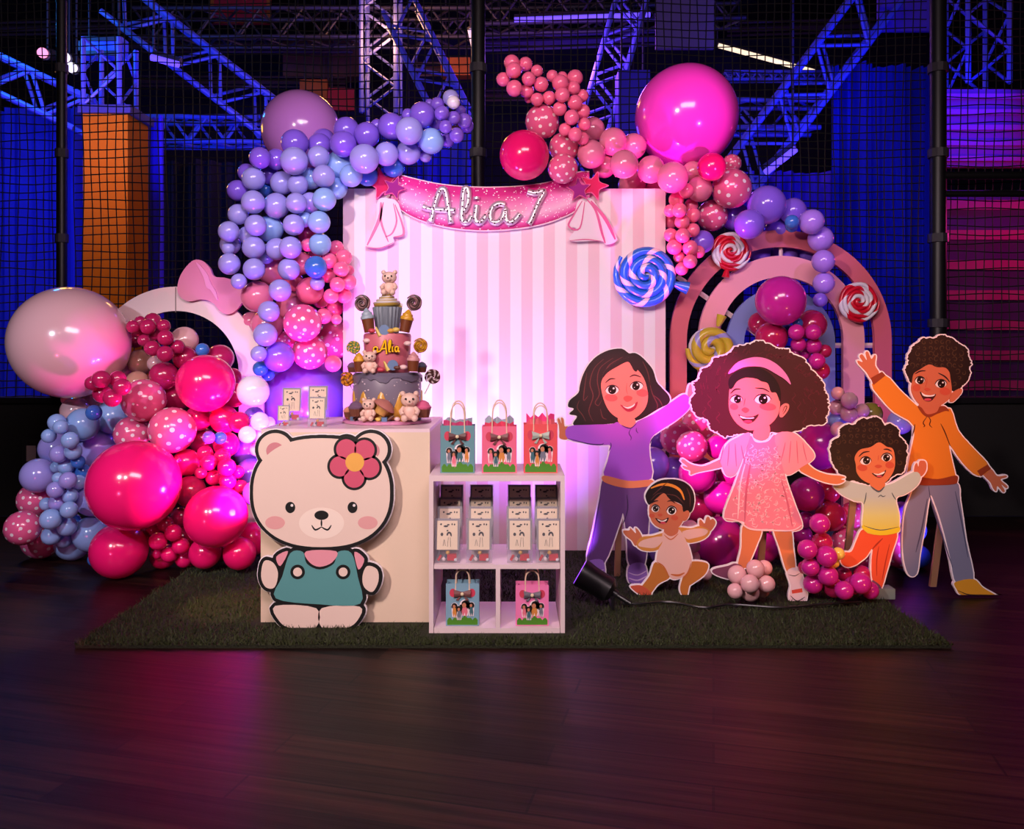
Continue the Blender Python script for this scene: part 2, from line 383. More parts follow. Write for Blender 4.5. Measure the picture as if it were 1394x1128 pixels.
M_ORG = mat('pad_orange', (196, 112, 2), 0.8, spec=0.08, bump=0.3, bscale=6); M_VIO = mat('cloth_violet', (70, 45, 190), 0.8)
M_BLUC = mat('cloth_blue', (38, 52, 176), 0.8, spec=0.2); M_GREY = mat('cloth_grey', (120, 105, 125), 0.8)
t = slab('padded_column', 113, 155, 174, 560, 8.0, 0.45, M_ORG, 'orange padded column behind the giant pale pink balloon', 'column')
MB().box((-.26, -.03, 2.95), (.26, .5, 3.03)).build('top_plate', M_STEEL, t)
slab('light_panel', 108, 50, 166, 76, 8.62, 0.15, mat('led_blue', (90, 120, 255), 0.4), 'small blue lamp panel above the truss tower on the orange column', 'light panel', edge=M_STEEL)
slab('hanging_sheet', 893, -30, 972, 66, 9.0, 0.05, M_GREY, 'grey sheet hanging above the giant pink balloon', 'sheet')
slab('hanging_sheet', 1196, -30, 1268, 42, 9.5, 0.05, mat('cloth_lilac', (130, 90, 215), 0.8), 'lilac sheet hanging at the top of the long blue truss', 'sheet')
slab('inflatable_panel', 842, 95, 885, 190, 9.0, 0.3, mat('cloth_indigo', (66, 50, 170), 0.7), 'indigo inflatable panel beside the giant pink balloon', 'panel')
slab('printed_sign', 287, -20, 368, 32, 12.5, 0.06, mat('sign_red', (190, 40, 60), 0.6), 'red sign with orange border hanging above the lavender garland', 'sign', edge=mat('sign_orange', (200, 110, 40), 0.6))
slab('printed_sign', 446, 120, 482, 150, 13, 0.06, mat('sign_red', (190, 40, 60), 0.6), 'small red sign just above the lavender garland', 'sign')
slab('shelf_panel', 408, 108, 445, 158, 13, 0.10, mat('sign_orange', (200, 110, 40), 0.6), 'dim orange panel beside the giant lavender balloon top', 'panel')
slab('ledge_panel', 385, 50, 500, 104, 13.5, 0.3, mat('ledge_brown', (105, 70, 60), 0.7), 'brown balcony front under the purple roof truss', 'ledge')
slab('ledge_panel', 540, 160, 640, 200, 13.5, 0.3, mat('ledge_brown', (105, 70, 60), 0.7), 'brown balcony front behind the lavender garland tip', 'ledge')
slab('orange_cushion', 600, 78, 640, 102, 12, 0.2, mat('sign_orange', (200, 110, 40), 0.6), 'dim orange pad beside the tip of the lavender garland', 'pad')
def curtain(x0, y0, x1, y1, D, m, label, folds):
    a, b = P(x0, y0, D), P(x1, y1, D); b.z = 0.6; n = folds*8; mb = MB(); W = b.x-a.x
    fr = [(a.x+W*k/n, (0.10*math.sin(2*PI*k/8)+0.16*math.sin(k*0.23+x0))*(0.6+0.4*math.sin(k*0.11))) for k in range(n+1)]
    vs = [(x, D+y, z) for z in (b.z, a.z) for x, y in fr]+[(x, D+y+0.02, z) for z in (b.z, a.z) for x, y in fr]; N = n+1
    fs = []
    for k in range(n):
        fs += [(k, k+1, N+k+1, N+k), (2*N+k, 3*N+k, 3*N+k+1, 2*N+k+1), (N+k, N+k+1, 3*N+k+1, 3*N+k), (k, 2*N+k, 2*N+k+1, k+1)]
    fs += [(0, N, 3*N, 2*N), (n, 2*N+n, 3*N+n, N+n)]
    mb.add(vs, fs); o = mb.build('hall_curtain', m, None, True); return tag(o, label, 'curtain', 'hall curtains')
curtain(-60, 148, 112, 520, 9.6, M_BLUC, 'blue curtain between the frame edge and the orange padded column', 9)
curtain(172, 158, 222, 520, 8.6, M_VIO, 'narrow violet curtain next to the orange padded column', 4)
curtain(1010, 235, 1130, 540, 10.2, M_VIO, 'violet curtain behind the top of the rainbow arch', 7)
curtain(1130, 90, 1272, 545, 9.8, M_BLUC, 'tall blue curtain behind the outer side of rainbow arch', 10)
curtain(520, 175, 660, 480, 10.6, M_BLUC, 'blue curtain behind the banner and lavender garland tip', 8)
curtain(225, 220, 330, 520, 11.5, mat('cloth_black', (20, 18, 40), 0.8), 'dark curtain behind the pale ring arch', 6)
M_MAG = mat('sheet_magenta', (150, 46, 96), 0.7, spec=0.2); M_PUR = mat('sheet_purple', (120, 36, 84), 0.7, spec=0.2)
def ribbed(x0, y0, x1, y1, D, m, label, n, mr):
    a, b = P(x0, y0, D), P(x1, y1, D); c = (a+b)/2; t = thing('ribbed_sheet', label, 'wall sheet', (c.x, D, b.z), group='ribbed sheets beyond the net')
    w2, h = (b.x-a.x)/2, a.z-b.z
    MB().box((-w2, 0.03, 0), (w2, 0.09, h)).build('sheet', m, t)
    q = MB()
    for k in range(n): z = h*(k+0.5)/n; q.box((-w2, 0, z-h/n*0.16), (w2, 0.03, z+h/n*0.16))
    q.build('rib_slat', mr, t)
ribbed(1287, 120, 1500, 226, 7.4, M_PUR, 'upper magenta ribbed sheet beyond the net rail', 5, M_MAG)
ribbed(1282, 258, 1500, 545, 7.4, mat('sheet_plum', (64, 34, 84), 0.7, spec=0.2), 'lower plum ribbed sheet beyond the net behind the boy', 7, M_MAG)
def tube_light(px0, py0, px1, py1, D, label, rgb, e):
    a, b = P(px0, py0, D), P(px1, py1, D); t = thing('tube_light', label, 'light', a, group='lit tubes under the roof')
    d = b-a; MB().tube([(0, 0, 0), d], 0.035, 8).build('tube', mat('tube_'+str(rgb[2]), rgb, emit=e), t, True)
    MB().tube([Vector((0, 0.06, 0.05)), d+Vector((0, 0.06, 0.05))], 0.05, 6).build('housing', M_STEEL, t)
    q = max(Vector((0, 0, 0)), d, key=lambda v: v.z)*0.98; MB().tube([q+Vector((0, 0.06, 0.05)), Vector((q.x, 0.06, 7.2-a.z))], 0.012, 6).build('hanger', M_STEEL, t)
tube_light(978, 62, 1110, 98, 12, 'bright cream tube light above the long blue truss', (255, 225, 190), 1.3)
tube_light(700, 27, 885, 20, 11.2, 'violet tube light along the roof truss', (120, 90, 255), 0.9)
tube_light(640, 40, 655, 110, 10.5, 'pale upright tube beside the black net post', (220, 205, 235), 0.7)
tube_light(206, 78, 243, 88, 8.6, 'cyan tube light on the wide blue truss', (90, 190, 255), 2.0)
tube_light(1042, 235, 1083, 203, 8.5, 'pale violet tube above the violet balloons', (170, 150, 255), 0.8)
for k, (px, py) in enumerate(((58, 72), (88, 78), (98, 92))):
    t = thing('spot_lamp', ('pink lit spot lamp nearest the frame edge', 'white lit spot lamp beside the net post', 'lowest small spot lamp beside the net post')[k], 'lamp', P(px, py, 9.5), group='small lamps beyond the net post')
    MB().ball((0, 0, 0), 0.06, 12, 8).build('lens', mat('lamp_lens%d' % (k == 0), (255, 150, 190) if k == 0 else (235, 225, 240), emit=1.4), t, True)
    MB().tube([(0, 0.04, 0), (0, 0.2, 0.05)], 0.07, 10).build('housing', M_STEEL, t, True)
    MB().tube([(0, 0.1, 0.05), (0, 0.1, 7.2-P(px, py, 9.5).z)], 0.012, 6).build('bracket', M_STEEL, t)

def beam(px0, py0, px1, py1, D, r, m, label):
    a, b = P(px0, py0, D), P(px1, py1, D); t = thing('roof_beam', label, 'beam', a, group='roof beams of the dark hall')
    d = b-a; up = Vector((0, 0, 1)); q = MB()
    for s_ in (r, -r): q.tube([up*s_, d+up*s_], r*0.22, 6)
    q.tube([(0, 0, 0), d], r*0.5, 4); q.build('girder', m, t)
    for k in (0.08, 0.92): MB().tube([d*k, Vector((d.x*k, 0, 7.2-a.z))], 0.012, 6).build('hanger', M_STEEL, t)
M_RB = mat('beam_umber', (74, 56, 62), 0.6)
beam(175, 62, 480, 62, 12.8, 0.10, M_RB, 'umber roof beam above the giant lavender balloon')
beam(180, 110, 470, 112, 13.4, 0.08, M_RB, 'lower umber beam behind the giant lavender balloon')
beam(560, 95, 655, 92, 12.2, 0.09, M_RB, 'short umber beam beside the thick net post')
beam(660, 60, 900, 52, 12.6, 0.10, mat('beam_violet', (80, 66, 130), 0.6), 'violet beam above the coral balloon spray')
beam(660, 130, 880, 128, 13.2, 0.08, M_RB, 'umber beam behind the coral balloon spray')
beam(-40, 40, 170, 36, 12.0, 0.09, M_RB, 'umber beam above the small spot lamps')
beam(990, 40, 1190, 34, 12.8, 0.10, M_RB, 'umber beam above the bright cream tube light')
# ------------------------------------------------------------------ grass mat
M_TURF = mat('turf_base', (28, 31, 11), 0.9, bump=1.0, bscale=120)
M_BLADE = mat('turf_blade', (44, 52, 16), 0.75); MATZ = 0.012
def make_turf():
    x0, x1, y0, y1 = -1.73, 1.74, 3.2, 4.95
    t = thing('grass_mat', 'dark green artificial grass mat lying on the dark plank floor', 'mat', (0, 0, 0))
    MB().box((x0, y0, 0), (x1, y1, MATZ)).build('backing', M_TURF, t)
    rr = random.Random(3); mb = MB()
    for i in range(34000):
        y = y0+(y1-y0)*rr.random()**1.6; x = rr.uniform(x0-0.008, x1+0.008)
        if (-1.115 < x < -0.315 and 3.43 < y < 4.16) or (-0.38 < x < 0.26 and 3.30 < y < 3.73) or (-1.03 < x < 0.94 and 4.69 < y): continue
        a = rr.uniform(0, 2*PI); h = rr.uniform(0.010, 0.024); l = rr.uniform(0, 0.022); q = 0.0026; b = rr.uniform(0, 2*PI)
        mb.v += [(x+q*math.cos(a), y+q*math.sin(a), MATZ), (x-q*math.cos(a), y-q*math.sin(a), MATZ), (x+l*math.cos(b), y+l*math.sin(b), MATZ+h)]
        n = len(mb.v); mb.f.append((n-3, n-2, n-1)); mb.m.append(0)
    me = bpy.data.meshes.new('grass_pile'); me.from_pydata(mb.v, [], mb.f); me.materials.append(M_BLADE)
    o = bpy.data.objects.new('grass_pile', me); COL.objects.link(o); o.parent = t; o['kind'] = 'stuff'
make_turf()
# ------------------------------------------------------------------ striped backdrop
def stripe_mat():
    m = mat('striped_paper', (235, 205, 215), 0.55); nt, b = nodes(m); L = nt.links.new
    tc = nt.nodes.new('ShaderNodeTexCoord'); sp = nt.nodes.new('ShaderNodeSeparateXYZ'); mu = nt.nodes.new('ShaderNodeMath'); mu.operation = 'MULTIPLY'; mu.inputs[1].default_value = 1/0.1305
    fr = nt.nodes.new('ShaderNodeMath'); fr.operation = 'FRACT'; r = ramp(nt, [(0.0, (232, 190, 204)), (0.5, (236, 220, 228))], True)
    L(tc.outputs['Object'], sp.inputs[0]); L(sp.outputs['X'], mu.inputs[0]); L(mu.outputs[0], fr.inputs[0]); L(fr.outputs[0], r.inputs[0]); L(r.outputs[0], b.inputs['Base Color'])
    no = nt.nodes.new('ShaderNodeTexNoise'); no.inputs['Scale'].default_value = 7; no.inputs['Detail'].default_value = 5
    bp = nt.nodes.new('ShaderNodeBump'); bp.inputs['Strength'].default_value = 0.18; bp.inputs['Distance'].default_value = 0.02
    L(tc.outputs['Object'], no.inputs['Vector']); L(no.outputs['Fac'], bp.inputs['Height']); L(bp.outputs[0], b.inputs['Normal']); return m
YB = 4.73
a, b = P(467, 257, YB), P(906, 752, YB)
t = thing('backdrop_panel', 'tall pink and white striped backdrop panel behind the cake', 'backdrop panel', (a.x, YB, MATZ+0.0015))
MB().box((0, 0, 0), (b.x-a.x, 0.03, a.z-MATZ)).build('striped_face', stripe_mat(), t)
e = MB(); W = b.x-a.x; H = a.z-MATZ
for x in (0.02, W/2, W-0.06): e.box((x, 0.03, 0), (x+0.04, 0.07, H))
e.box((0.02, 0.03, H-0.04), (W-0.02, 0.07, H)); e.box((0.02, 0.03, 0.0), (W-0.02, 0.07, 0.04)); e.box((W-0.5, 0.03, 0.0), (W-0.46, 0.45, 0.04)); e.box((0.46, 0.03, 0.0), (0.5, 0.45, 0.04))
e.build('back_frame', mat('raw_wood', (170, 130, 95), 0.7), t)
# ------------------------------------------------------------------ banner with name lettering
def banner():
    c = crop(450, 210, 2.966); Y = 4.700
    top = smooth_loop([(245, 75), (330, 98), (430, 120), (540, 132), (640, 135), (750, 131), (850, 120), (940, 98), (1000, 74), (1045, 72)], 5, False)
    bot = smooth_loop([(245, 195), (320, 245), (400, 276), (500, 297), (620, 306), (750, 298), (850, 281), (930, 255), (990, 225), (1045, 180)], 5, False)
    t = thing('name_banner', 'curved pink glitter banner with silver name lettering across the backdrop top', 'banner', P(*c(640, 306), Y))
    def plate(name, grow, y0, y1, m):
        n = len(top); vs = []; me_uv = []
        for k in range(n):
            for v in (1, 0):
                p = (top if v else bot)[k]; q = P(*c(p[0], p[1]+(-grow if v else grow)), Y); vs.append((q.x, q.z))
        mb = MB(); N = 9; V = []; U = []
        for k in range(n):
            (ax, az), (bx, bz) = vs[2*k], vs[2*k+1]
            for j in range(N): s = j/(N-1); V.append((ax+(bx-ax)*s, y0, az+(bz-az)*s)); U.append((k/(n-1), 1-s))
        M = len(V); V2 = [(x, y1, z) for x, y, z in V]; F = []
        for k in range(n-1):
            for j in range(N-1): i = k*N+j; F.append((i, i+1, i+N+1, i+N)); F.append((M+i, M+i+N, M+i+N+1, M+i+1))
        for k in range(n-1):
            for j in (0, N-1): i = k*N+j; F.append((i, i+N, M+i+N, M+i))
        for k in (0, n-1):
            for j in range(N-1): i = k*N+j; F.append((i, i+1, M+i+1, M+i))
        mb.add(V+V2, F); o = mb.build(name, m, t, False, t.location)
        uv = o.data.uv_layers.new(name='print'); UU = U+U
        for lp in o.data.loops: uv.data[lp.index].uv = UU[lp.vertex_index]
        return o
    m = mat('banner_print', (235, 90, 170), 0.6, spec=0.2); nt, bs = nodes(m); L = nt.links.new
    tc = nt.nodes.new('ShaderNodeTexCoord'); sp = nt.nodes.new('ShaderNodeSeparateXYZ')
    r = ramp(nt, [(0.0, (190, 20, 110)), (0.09, (222, 80, 160)), (0.3, (236, 180, 210)), (0.58, (236, 130, 190)), (0.82, (215, 28, 135)), (1.0, (205, 20, 125))])
    vo = nt.nodes.new('ShaderNodeTexVoronoi'); vo.inputs['Scale'].default_value = 62; mp = nt.nodes.new('ShaderNodeMapping'); mp.inputs['Scale'].default_value = (1, 0.26, 1)
    lt = nt.nodes.new('ShaderNodeMath'); lt.operation = 'LESS_THAN'; lt.inputs[1].default_value = 0.2
    mx = nt.nodes.new('ShaderNodeMix'); mx.data_type = 'RGBA'; mx.inputs[7].default_value = (1, 0.9, 0.96, 1)
    L(tc.outputs['UV'], sp.inputs[0]); L(sp.outputs['Y'], r.inputs[0]); L(r.outputs[0], mx.inputs[6]); L(tc.outputs['UV'], mp.inputs[0]); L(mp.outputs[0], vo.inputs['Vector'])
    L(vo.outputs['Distance'], lt.inputs[0]); L(lt.outputs[0], mx.inputs[0]); L(mx.outputs[2], bs.inputs['Base Color'])
    plate('edge_board', 4.5, Y, Y+0.028, mat('banner_edge', (240, 205, 220), 0.5))
    plate('printed_face', 0, Y-0.004, Y, m)
    # letters: strokes in crop pixels, tubes with stones
    ms = mat('letter_silver', (225, 205, 215), 0.25, 0.5); md = mat('letter_stone', (70, 25, 50), 0.2)
    def rhine(name, strokes, rad=0.019):
        mb = MB()
        for s in strokes:
            q = smooth_loop(s, 6, False); pts = [P(*c(*p), Y-0.022) for p in q]
            mb.tube(pts, rad, 10)
        o = mb.build(name, ms, t, True, t.location)
        st = MB(); rr = random.Random(len(name)+len(strokes))
        for s in strokes:
            q = [P(*c(*p), Y-0.022) for p in smooth_loop(s, 6, False)]; acc = 0
            for i in range(1, len(q)):
                acc += (q[i]-q[i-1]).length
                if acc > 0.021:
                    acc = 0; st.ball(q[i]+Vector((rr.uniform(-.008, .008), -rad*0.93, rr.uniform(-.008, .008))), 0.0055, 6, 4)
        merge(o, st, md, t.location)
        return o
    rhine('letter', [[(372, 212), (400, 222), (450, 225), (505, 228)], [(405, 275), (415, 230), (428, 180), (445, 145), (460, 145), (470, 180), (478, 230), (487, 280)], [(404, 272), (398, 262)]])
    rhine('letter', [[(536, 232), (552, 205), (557, 165), (552, 140), (541, 140), (535, 170), (532, 220), (530, 258), (540, 275), (556, 272), (572, 250)]])
    rhine('letter', [[(590, 205), (587, 235), (585, 262), (596, 277), (612, 270), (628, 250)], [(589, 172), (589, 182)]])
    rhine('letter', [[(705, 205), (680, 200), (655, 215), (645, 245), (652, 272), (675, 275), (695, 255), (707, 218), (708, 255), (718, 275), (742, 268), (766, 240)]])
    rhine('digit', [[(795, 150), (825, 158), (862, 150), (845, 185), (825, 230), (812, 262), (800, 282)]])
    # stars and ribbon tails at both ends
    def star(name, cx, cy, R, rot, m, y, me, par):
        L1 = [(cx+R*(1 if k % 2 == 0 else 0.48)*math.sin(rot+PI*k/5), cy-R*(1 if k % 2 == 0 else 0.48)*math.cos(rot+PI*k/5)) for k in range(10)]
        def lp(sc): 
            q = smooth_loop([(cx+(x-cx)*sc, cy+(y_-cy)*sc) for x, y_ in L1], 3); return [(P(*c(*p), Y).x, P(*c(*p), Y).z) for p in q]
        e = MB(); prism(e, [lp(1.0)], y-0.014, y); o = e.build(name, me, par, False, par.location)
        e = MB(); prism(e, [lp(0.86)], y-0.018, y-0.014); e.build('star_face', m, o, False, par.location)
    mp_, mv, me_ = mat('star_pink', (206, 28, 90), 0.6, spec=0.15), mat('star_plum', (150, 26, 124), 0.6, spec=0.15), mat('star_edge', (226, 96, 150), 0.6, spec=0.2)
    def tails(par, loops, folds, y):
        e = MB()
        for l in loops: prism(e, [[(P(*c(*p), Y).x, P(*c(*p), Y).z) for p in smooth_loop(l, 4)]], y-0.008, y)
        o = e.build('ribbon_tail', mat('ribbon_white', (228, 205, 220), 0.5), par, False, par.location)
        e = MB()
        for l, wd in folds: ribbon(e, [(P(*c(*p), Y).x, P(*c(*p), Y).z) for p in l], wd*Y/FPX/2.966, y-0.011, y-0.008)
        e.build('fold_print', mat('ribbon_rose', (205, 55, 130), 0.4), o, False, par.location)
    s1 = thing('star_bow', 'double star bow with ribbon tails at the banner end above the cake', 'bow', P(*c(232, 185), Y-0.01), group='star bows of the banner')
    tails(s1, [[(195, 185), (235, 180), (275, 200), (300, 300), (285, 330), (255, 335), (255, 360), (200, 378), (143, 372), (165, 320), (190, 250)]],
          [([(205, 195), (200, 260), (150, 368)], 14), ([(215, 195), (205, 270), (235, 355)], 9), ([(262, 205), (290, 280), (295, 325), (260, 335)], 9), ([(255, 200), (268, 270), (250, 320), (222, 335)], 7), ([(143, 374), (200, 380), (255, 358)], 4)], Y-0.006)
    star('pink_star', 213, 122, 70, -0.25, mp_, Y-0.012, me_, s1); star('plum_star', 262, 142, 50, 0.35, mv, Y-0.034, me_, s1)
    s2 = thing('star_bow', 'double star bow with ribbon tails at the banner end near the blue lollipop', 'bow', P(*c(1040, 190), Y-0.01), group='star bows of the banner')
    tails(s2, [[(1000, 190), (1045, 178), (1080, 215), (1115, 270), (1155, 345), (1110, 366), (1090, 350), (965, 350), (990, 300), (955, 292), (985, 235)]],
          [([(1035, 185), (1070, 230), (1095, 320), (1108, 360)], 10), ([(1050, 190), (1110, 265), (1148, 345)], 14), ([(1015, 190), (985, 240), (960, 290), (1005, 300), (1025, 195)], 8), ([(965, 350), (1030, 345), (1090, 352)], 4)], Y-0.006)
    star('pink_star', 1060, 130, 62, 0.3, mp_, Y-0.012, me_, s2); star('plum_star', 1000, 148, 52, -0.1, mv, Y-0.034, me_, s2)
banner()
# ------------------------------------------------------------------ ring arch and rainbow arch
def arch(par, name, c, ro, ri, Y, y1, m, zb):
    """half ring with straight legs: c, ro, ri in px at depth Y"""
    cx, cz = P(c[0], c[1], Y).x, P(c[0], c[1], Y).z; s = Y/FPX; n = 48
    lo = [(cx+ro*s*math.cos(PI*k/n), cz+ro*s*math.sin(PI*k/n)) for k in range(n+1)]
    li = [(cx+ri*s*math.cos(PI*k/n), cz+ri*s*math.sin(PI*k/n)) for k in range(n+1)]
    e = MB(); prism(e, [[(cx+ro*s, zb)]+lo+[(cx-ro*s, zb), (cx-ri*s, zb)]+li[::-1]+[(cx+ri*s, zb)]], Y, y1)
    return e.build(name, m, par, False, par.location)
M_ARP, M_ARL, M_ARB, M_PALE = mat('arch_pink', (205, 95, 115), 0.5), mat('arch_light_pink', (230, 150, 165), 0.5), mat('arch_blue', (120, 130, 195), 0.5), mat('arch_cream', (232, 200, 202), 0.5)
ra = thing('rainbow_arch', 'triple rainbow arch board in rose, light pink and blue behind the children cutouts', 'arch', (P(1063, 748, 4.83).x, 4.83, 0))
arch(ra, 'outer_arch', (1063, 464), 151, 128, 4.83, 4.86, M_ARP, MATZ+.0015); arch(ra, 'middle_arch', (1064, 461), 113, 84, 4.83, 4.86, M_ARL, MATZ+.0015); arch(ra, 'inner_arch', (1063, 466), 74, 50, 4.83, 4.86, M_ARB, MATZ+.0015)
e = MB(); e.tube([P(922, 376, 4.875), P(1040, 462, 4.875)], 0.015, 4); e.tube([P(1205, 470, 4.875), P(1085, 470, 4.875)], 0.015, 4); e.tube([P(915, 560, 4.875), P(1212, 560, 4.875)], 0.015, 4); e.tube([P(1063, 315, 4.875), P(1063, 415, 4.875)], 0.012, 4)
e.build('brace_frame', M_PALE, ra, False, ra.location)
ring = thing('ring_arch', 'pale pink ring arch with straight legs behind the fuchsia balloons', 'arch', (P(240, 700, 4.72).x, 4.72, 0))
arch(ring, 'arch_board', (240, 508), 118, 85, 4.72, 4.75, M_PALE, MATZ+.0015)
e = MB(); e.box((P(238.6, 0, 4.72).x, 4.7185, P(0, 425, 4.72).z), (P(239.8, 0, 4.72).x, 4.72, P(0, 391, 4.72).z)); e.build('joint_seam', mat('seam_grey', (120, 95, 95), 0.7), ring, False, ring.location)
bw = thing('bow_board', 'flat pink bow board on top of the pale ring arch', 'bow', P(288, 392, 4.69))
c = crop(0, 340, 2.4528)
lp = lambda pts, sub=4: [[(P(*c(*p), 4.69).x, P(*c(*p), 4.69).z) for p in smooth_loop(pts, sub)]]
e = MB(); prism(e, lp([(592, 125), (605, 80), (640, 38), (672, 35), (700, 60), (715, 88), (760, 95), (815, 120), (815, 160), (790, 200), (760, 215), (735, 205), (708, 175), (670, 165), (630, 172), (600, 155)]), 4.69, 4.715); e.build('bow_face', mat('bow_rose', (222, 130, 165), 0.5), bw, False, bw.location)
e = MB(); prism(e, lp([(655, 40), (690, 75), (705, 110), (722, 140), (728, 170), (705, 135), (690, 125), (680, 90)]), 4.682, 4.69); e.build('bow_knot', mat('bow_knot', (238, 150, 195), 0.4), bw, False, bw.location)
# ------------------------------------------------------------------ giant lollipops
def candy_mat(name, c1, c2, fu, fv, frac):
    m = mat(name, c1, 0.28, coat=0.3); nt, b = nodes(m); L = nt.links.new
    uv = nt.nodes.new('ShaderNodeTexCoord'); sp = nt.nodes.new('ShaderNodeSeparateXYZ'); a = nt.nodes.new('ShaderNodeMath'); a.operation = 'MULTIPLY'; a.inputs[1].default_value = fu
    v = nt.nodes.new('ShaderNodeMath'); v.operation = 'MULTIPLY_ADD'; v.inputs[1].default_value = fv; fr = nt.nodes.new('ShaderNodeMath'); fr.operation = 'FRACT'
    r = ramp(nt, [(0.0, c1), (frac, c2)], True)
    L(uv.outputs['UV'], sp.inputs[0]); L(sp.outputs['X'], a.inputs[0]); L(sp.outputs['Y'], v.inputs[0]); L(a.outputs[0], v.inputs[2]); L(v.outputs[0], fr.inputs[0]); L(fr.outputs[0], r.inputs[0]); L(r.outputs[0], b.inputs['Base Color'])
    return m
def coil(name, R, turns, m, par, wobble=0.0, n=14, ccw=1):
    """spiral rope disc in the xz plane, facing -y"""
    pitch = R/(turns+0.6); rad = pitch*0.56; V = []; F = []; U = []; st = int(turns*30); s = 0; prev = None
    for i in range(st+1):
        th = 2*PI*turns*i/st; q = pitch*0.12+pitch*th/(2*PI); q *= 1+wobble*math.sin(th*5.3)
        p = Vector((q*math.cos(th*ccw), 0, q*math.sin(th*ccw))); 
        if prev is not None: s += (p-prev).length
        prev = p; er = Vector((math.cos(th*ccw), 0, math.sin(th*ccw))); k_ = min(1, 0.5+i/st*4)
        if i > st-8: k_ *= 0.45+0.55*(st-i)/8
        for k in range(n+1):
            a = 2*PI*k/n; V.append(p+er*rad*k_*math.cos(a)+Vector((0, -rad*1.25*k_*math.sin(a), 0))); U.append((s/R, k/n))
    for i in range(st):
        for k in range(n): j = i*(n+1)+k; F.append((j, j+1, j+n+2, j+n+1))
    mb = MB().add(V, F); o = mb.build(name, m, par, True); uv = o.data.uv_layers.new(name='rope')
    for l in o.data.loops: uv.data[l.index].uv = U[l.vertex_index]
    return o
def lolly(px, py, rpx, Y, turns, m, label, stick=None, wob=0.0, ccw=1):
    R = rpx*Y/FPX; t = thing('giant_lollipop', label, 'lollipop', P(px, py, Y), group='giant swirl lollipops')
    coil('candy_swirl', R, turns, m, t, wob, ccw=ccw)
    MB().tube([(0, 0.010, 0), (0, 0.028, 0)], R*0.78, 28).build('backing_disc', mat('lolly_back', (200, 190, 205), 0.6), t, True)
    if stick:
        d = Vector((stick[0], 0, stick[1])).normalized(); e = MB(); e.tube([d*R*0.85, d*R*1.02, d*R*1.28], [R*0.07, R*0.13, R*0.19], 10); e.build('wrapper_tail', m, t, True)
    return t
M_LB, M_LR, M_LY = candy_mat('candy_blue', (34, 104, 205), (226, 205, 222), 1.35, 1.0, 0.74), candy_mat('candy_red', (200, 16, 44), (220, 212, 222), 0.62, 0.5, 0.55), candy_mat('candy_yellow', (190, 168, 50), (150, 145, 205), 0.9, 1.0, 0.78)
lolly(879, 374, 47, 4.66, 3.6, M_LB, 'giant blue and white swirl lollipop on the backdrop edge', (1, -0.32), ccw=-1)
lolly(995, 341, 29, 4.78, 5.0, M_LR, 'giant red and white swirl lollipop nearest the coral balloon tail', (-0.2, -1), 0.015)
lolly(1169, 410, 30, 4.78, 5.0, M_LR, 'giant red and white swirl lollipop below the violet balloon string', None, 0.02)
lolly(967, 474, 37, 4.77, 2.5, M_LY, 'giant yellow swirl lollipop behind the big curly hair', (0.35, 1), ccw=-1)
# ------------------------------------------------------------------ plinth
M_PLI = mat('plinth_cream', (222, 198, 176), 0.55, bump=0.25, bscale=9)
t = thing('plinth', 'square cream plinth carrying the tall party cake', 'plinth', (-0.716, 3.795, MATZ+0.0015))
MB().box((-0.363, -0.325, 0), (0.363, 0.325, 0.815)).build('box_body', M_PLI, t)
MB().box((-0.363, -0.325, 0.815), (0.363, 0.325, 0.83)).build('top_board', mat('plinth_top', (226, 200, 210), 0.4), t)
PT = MATZ+0.83
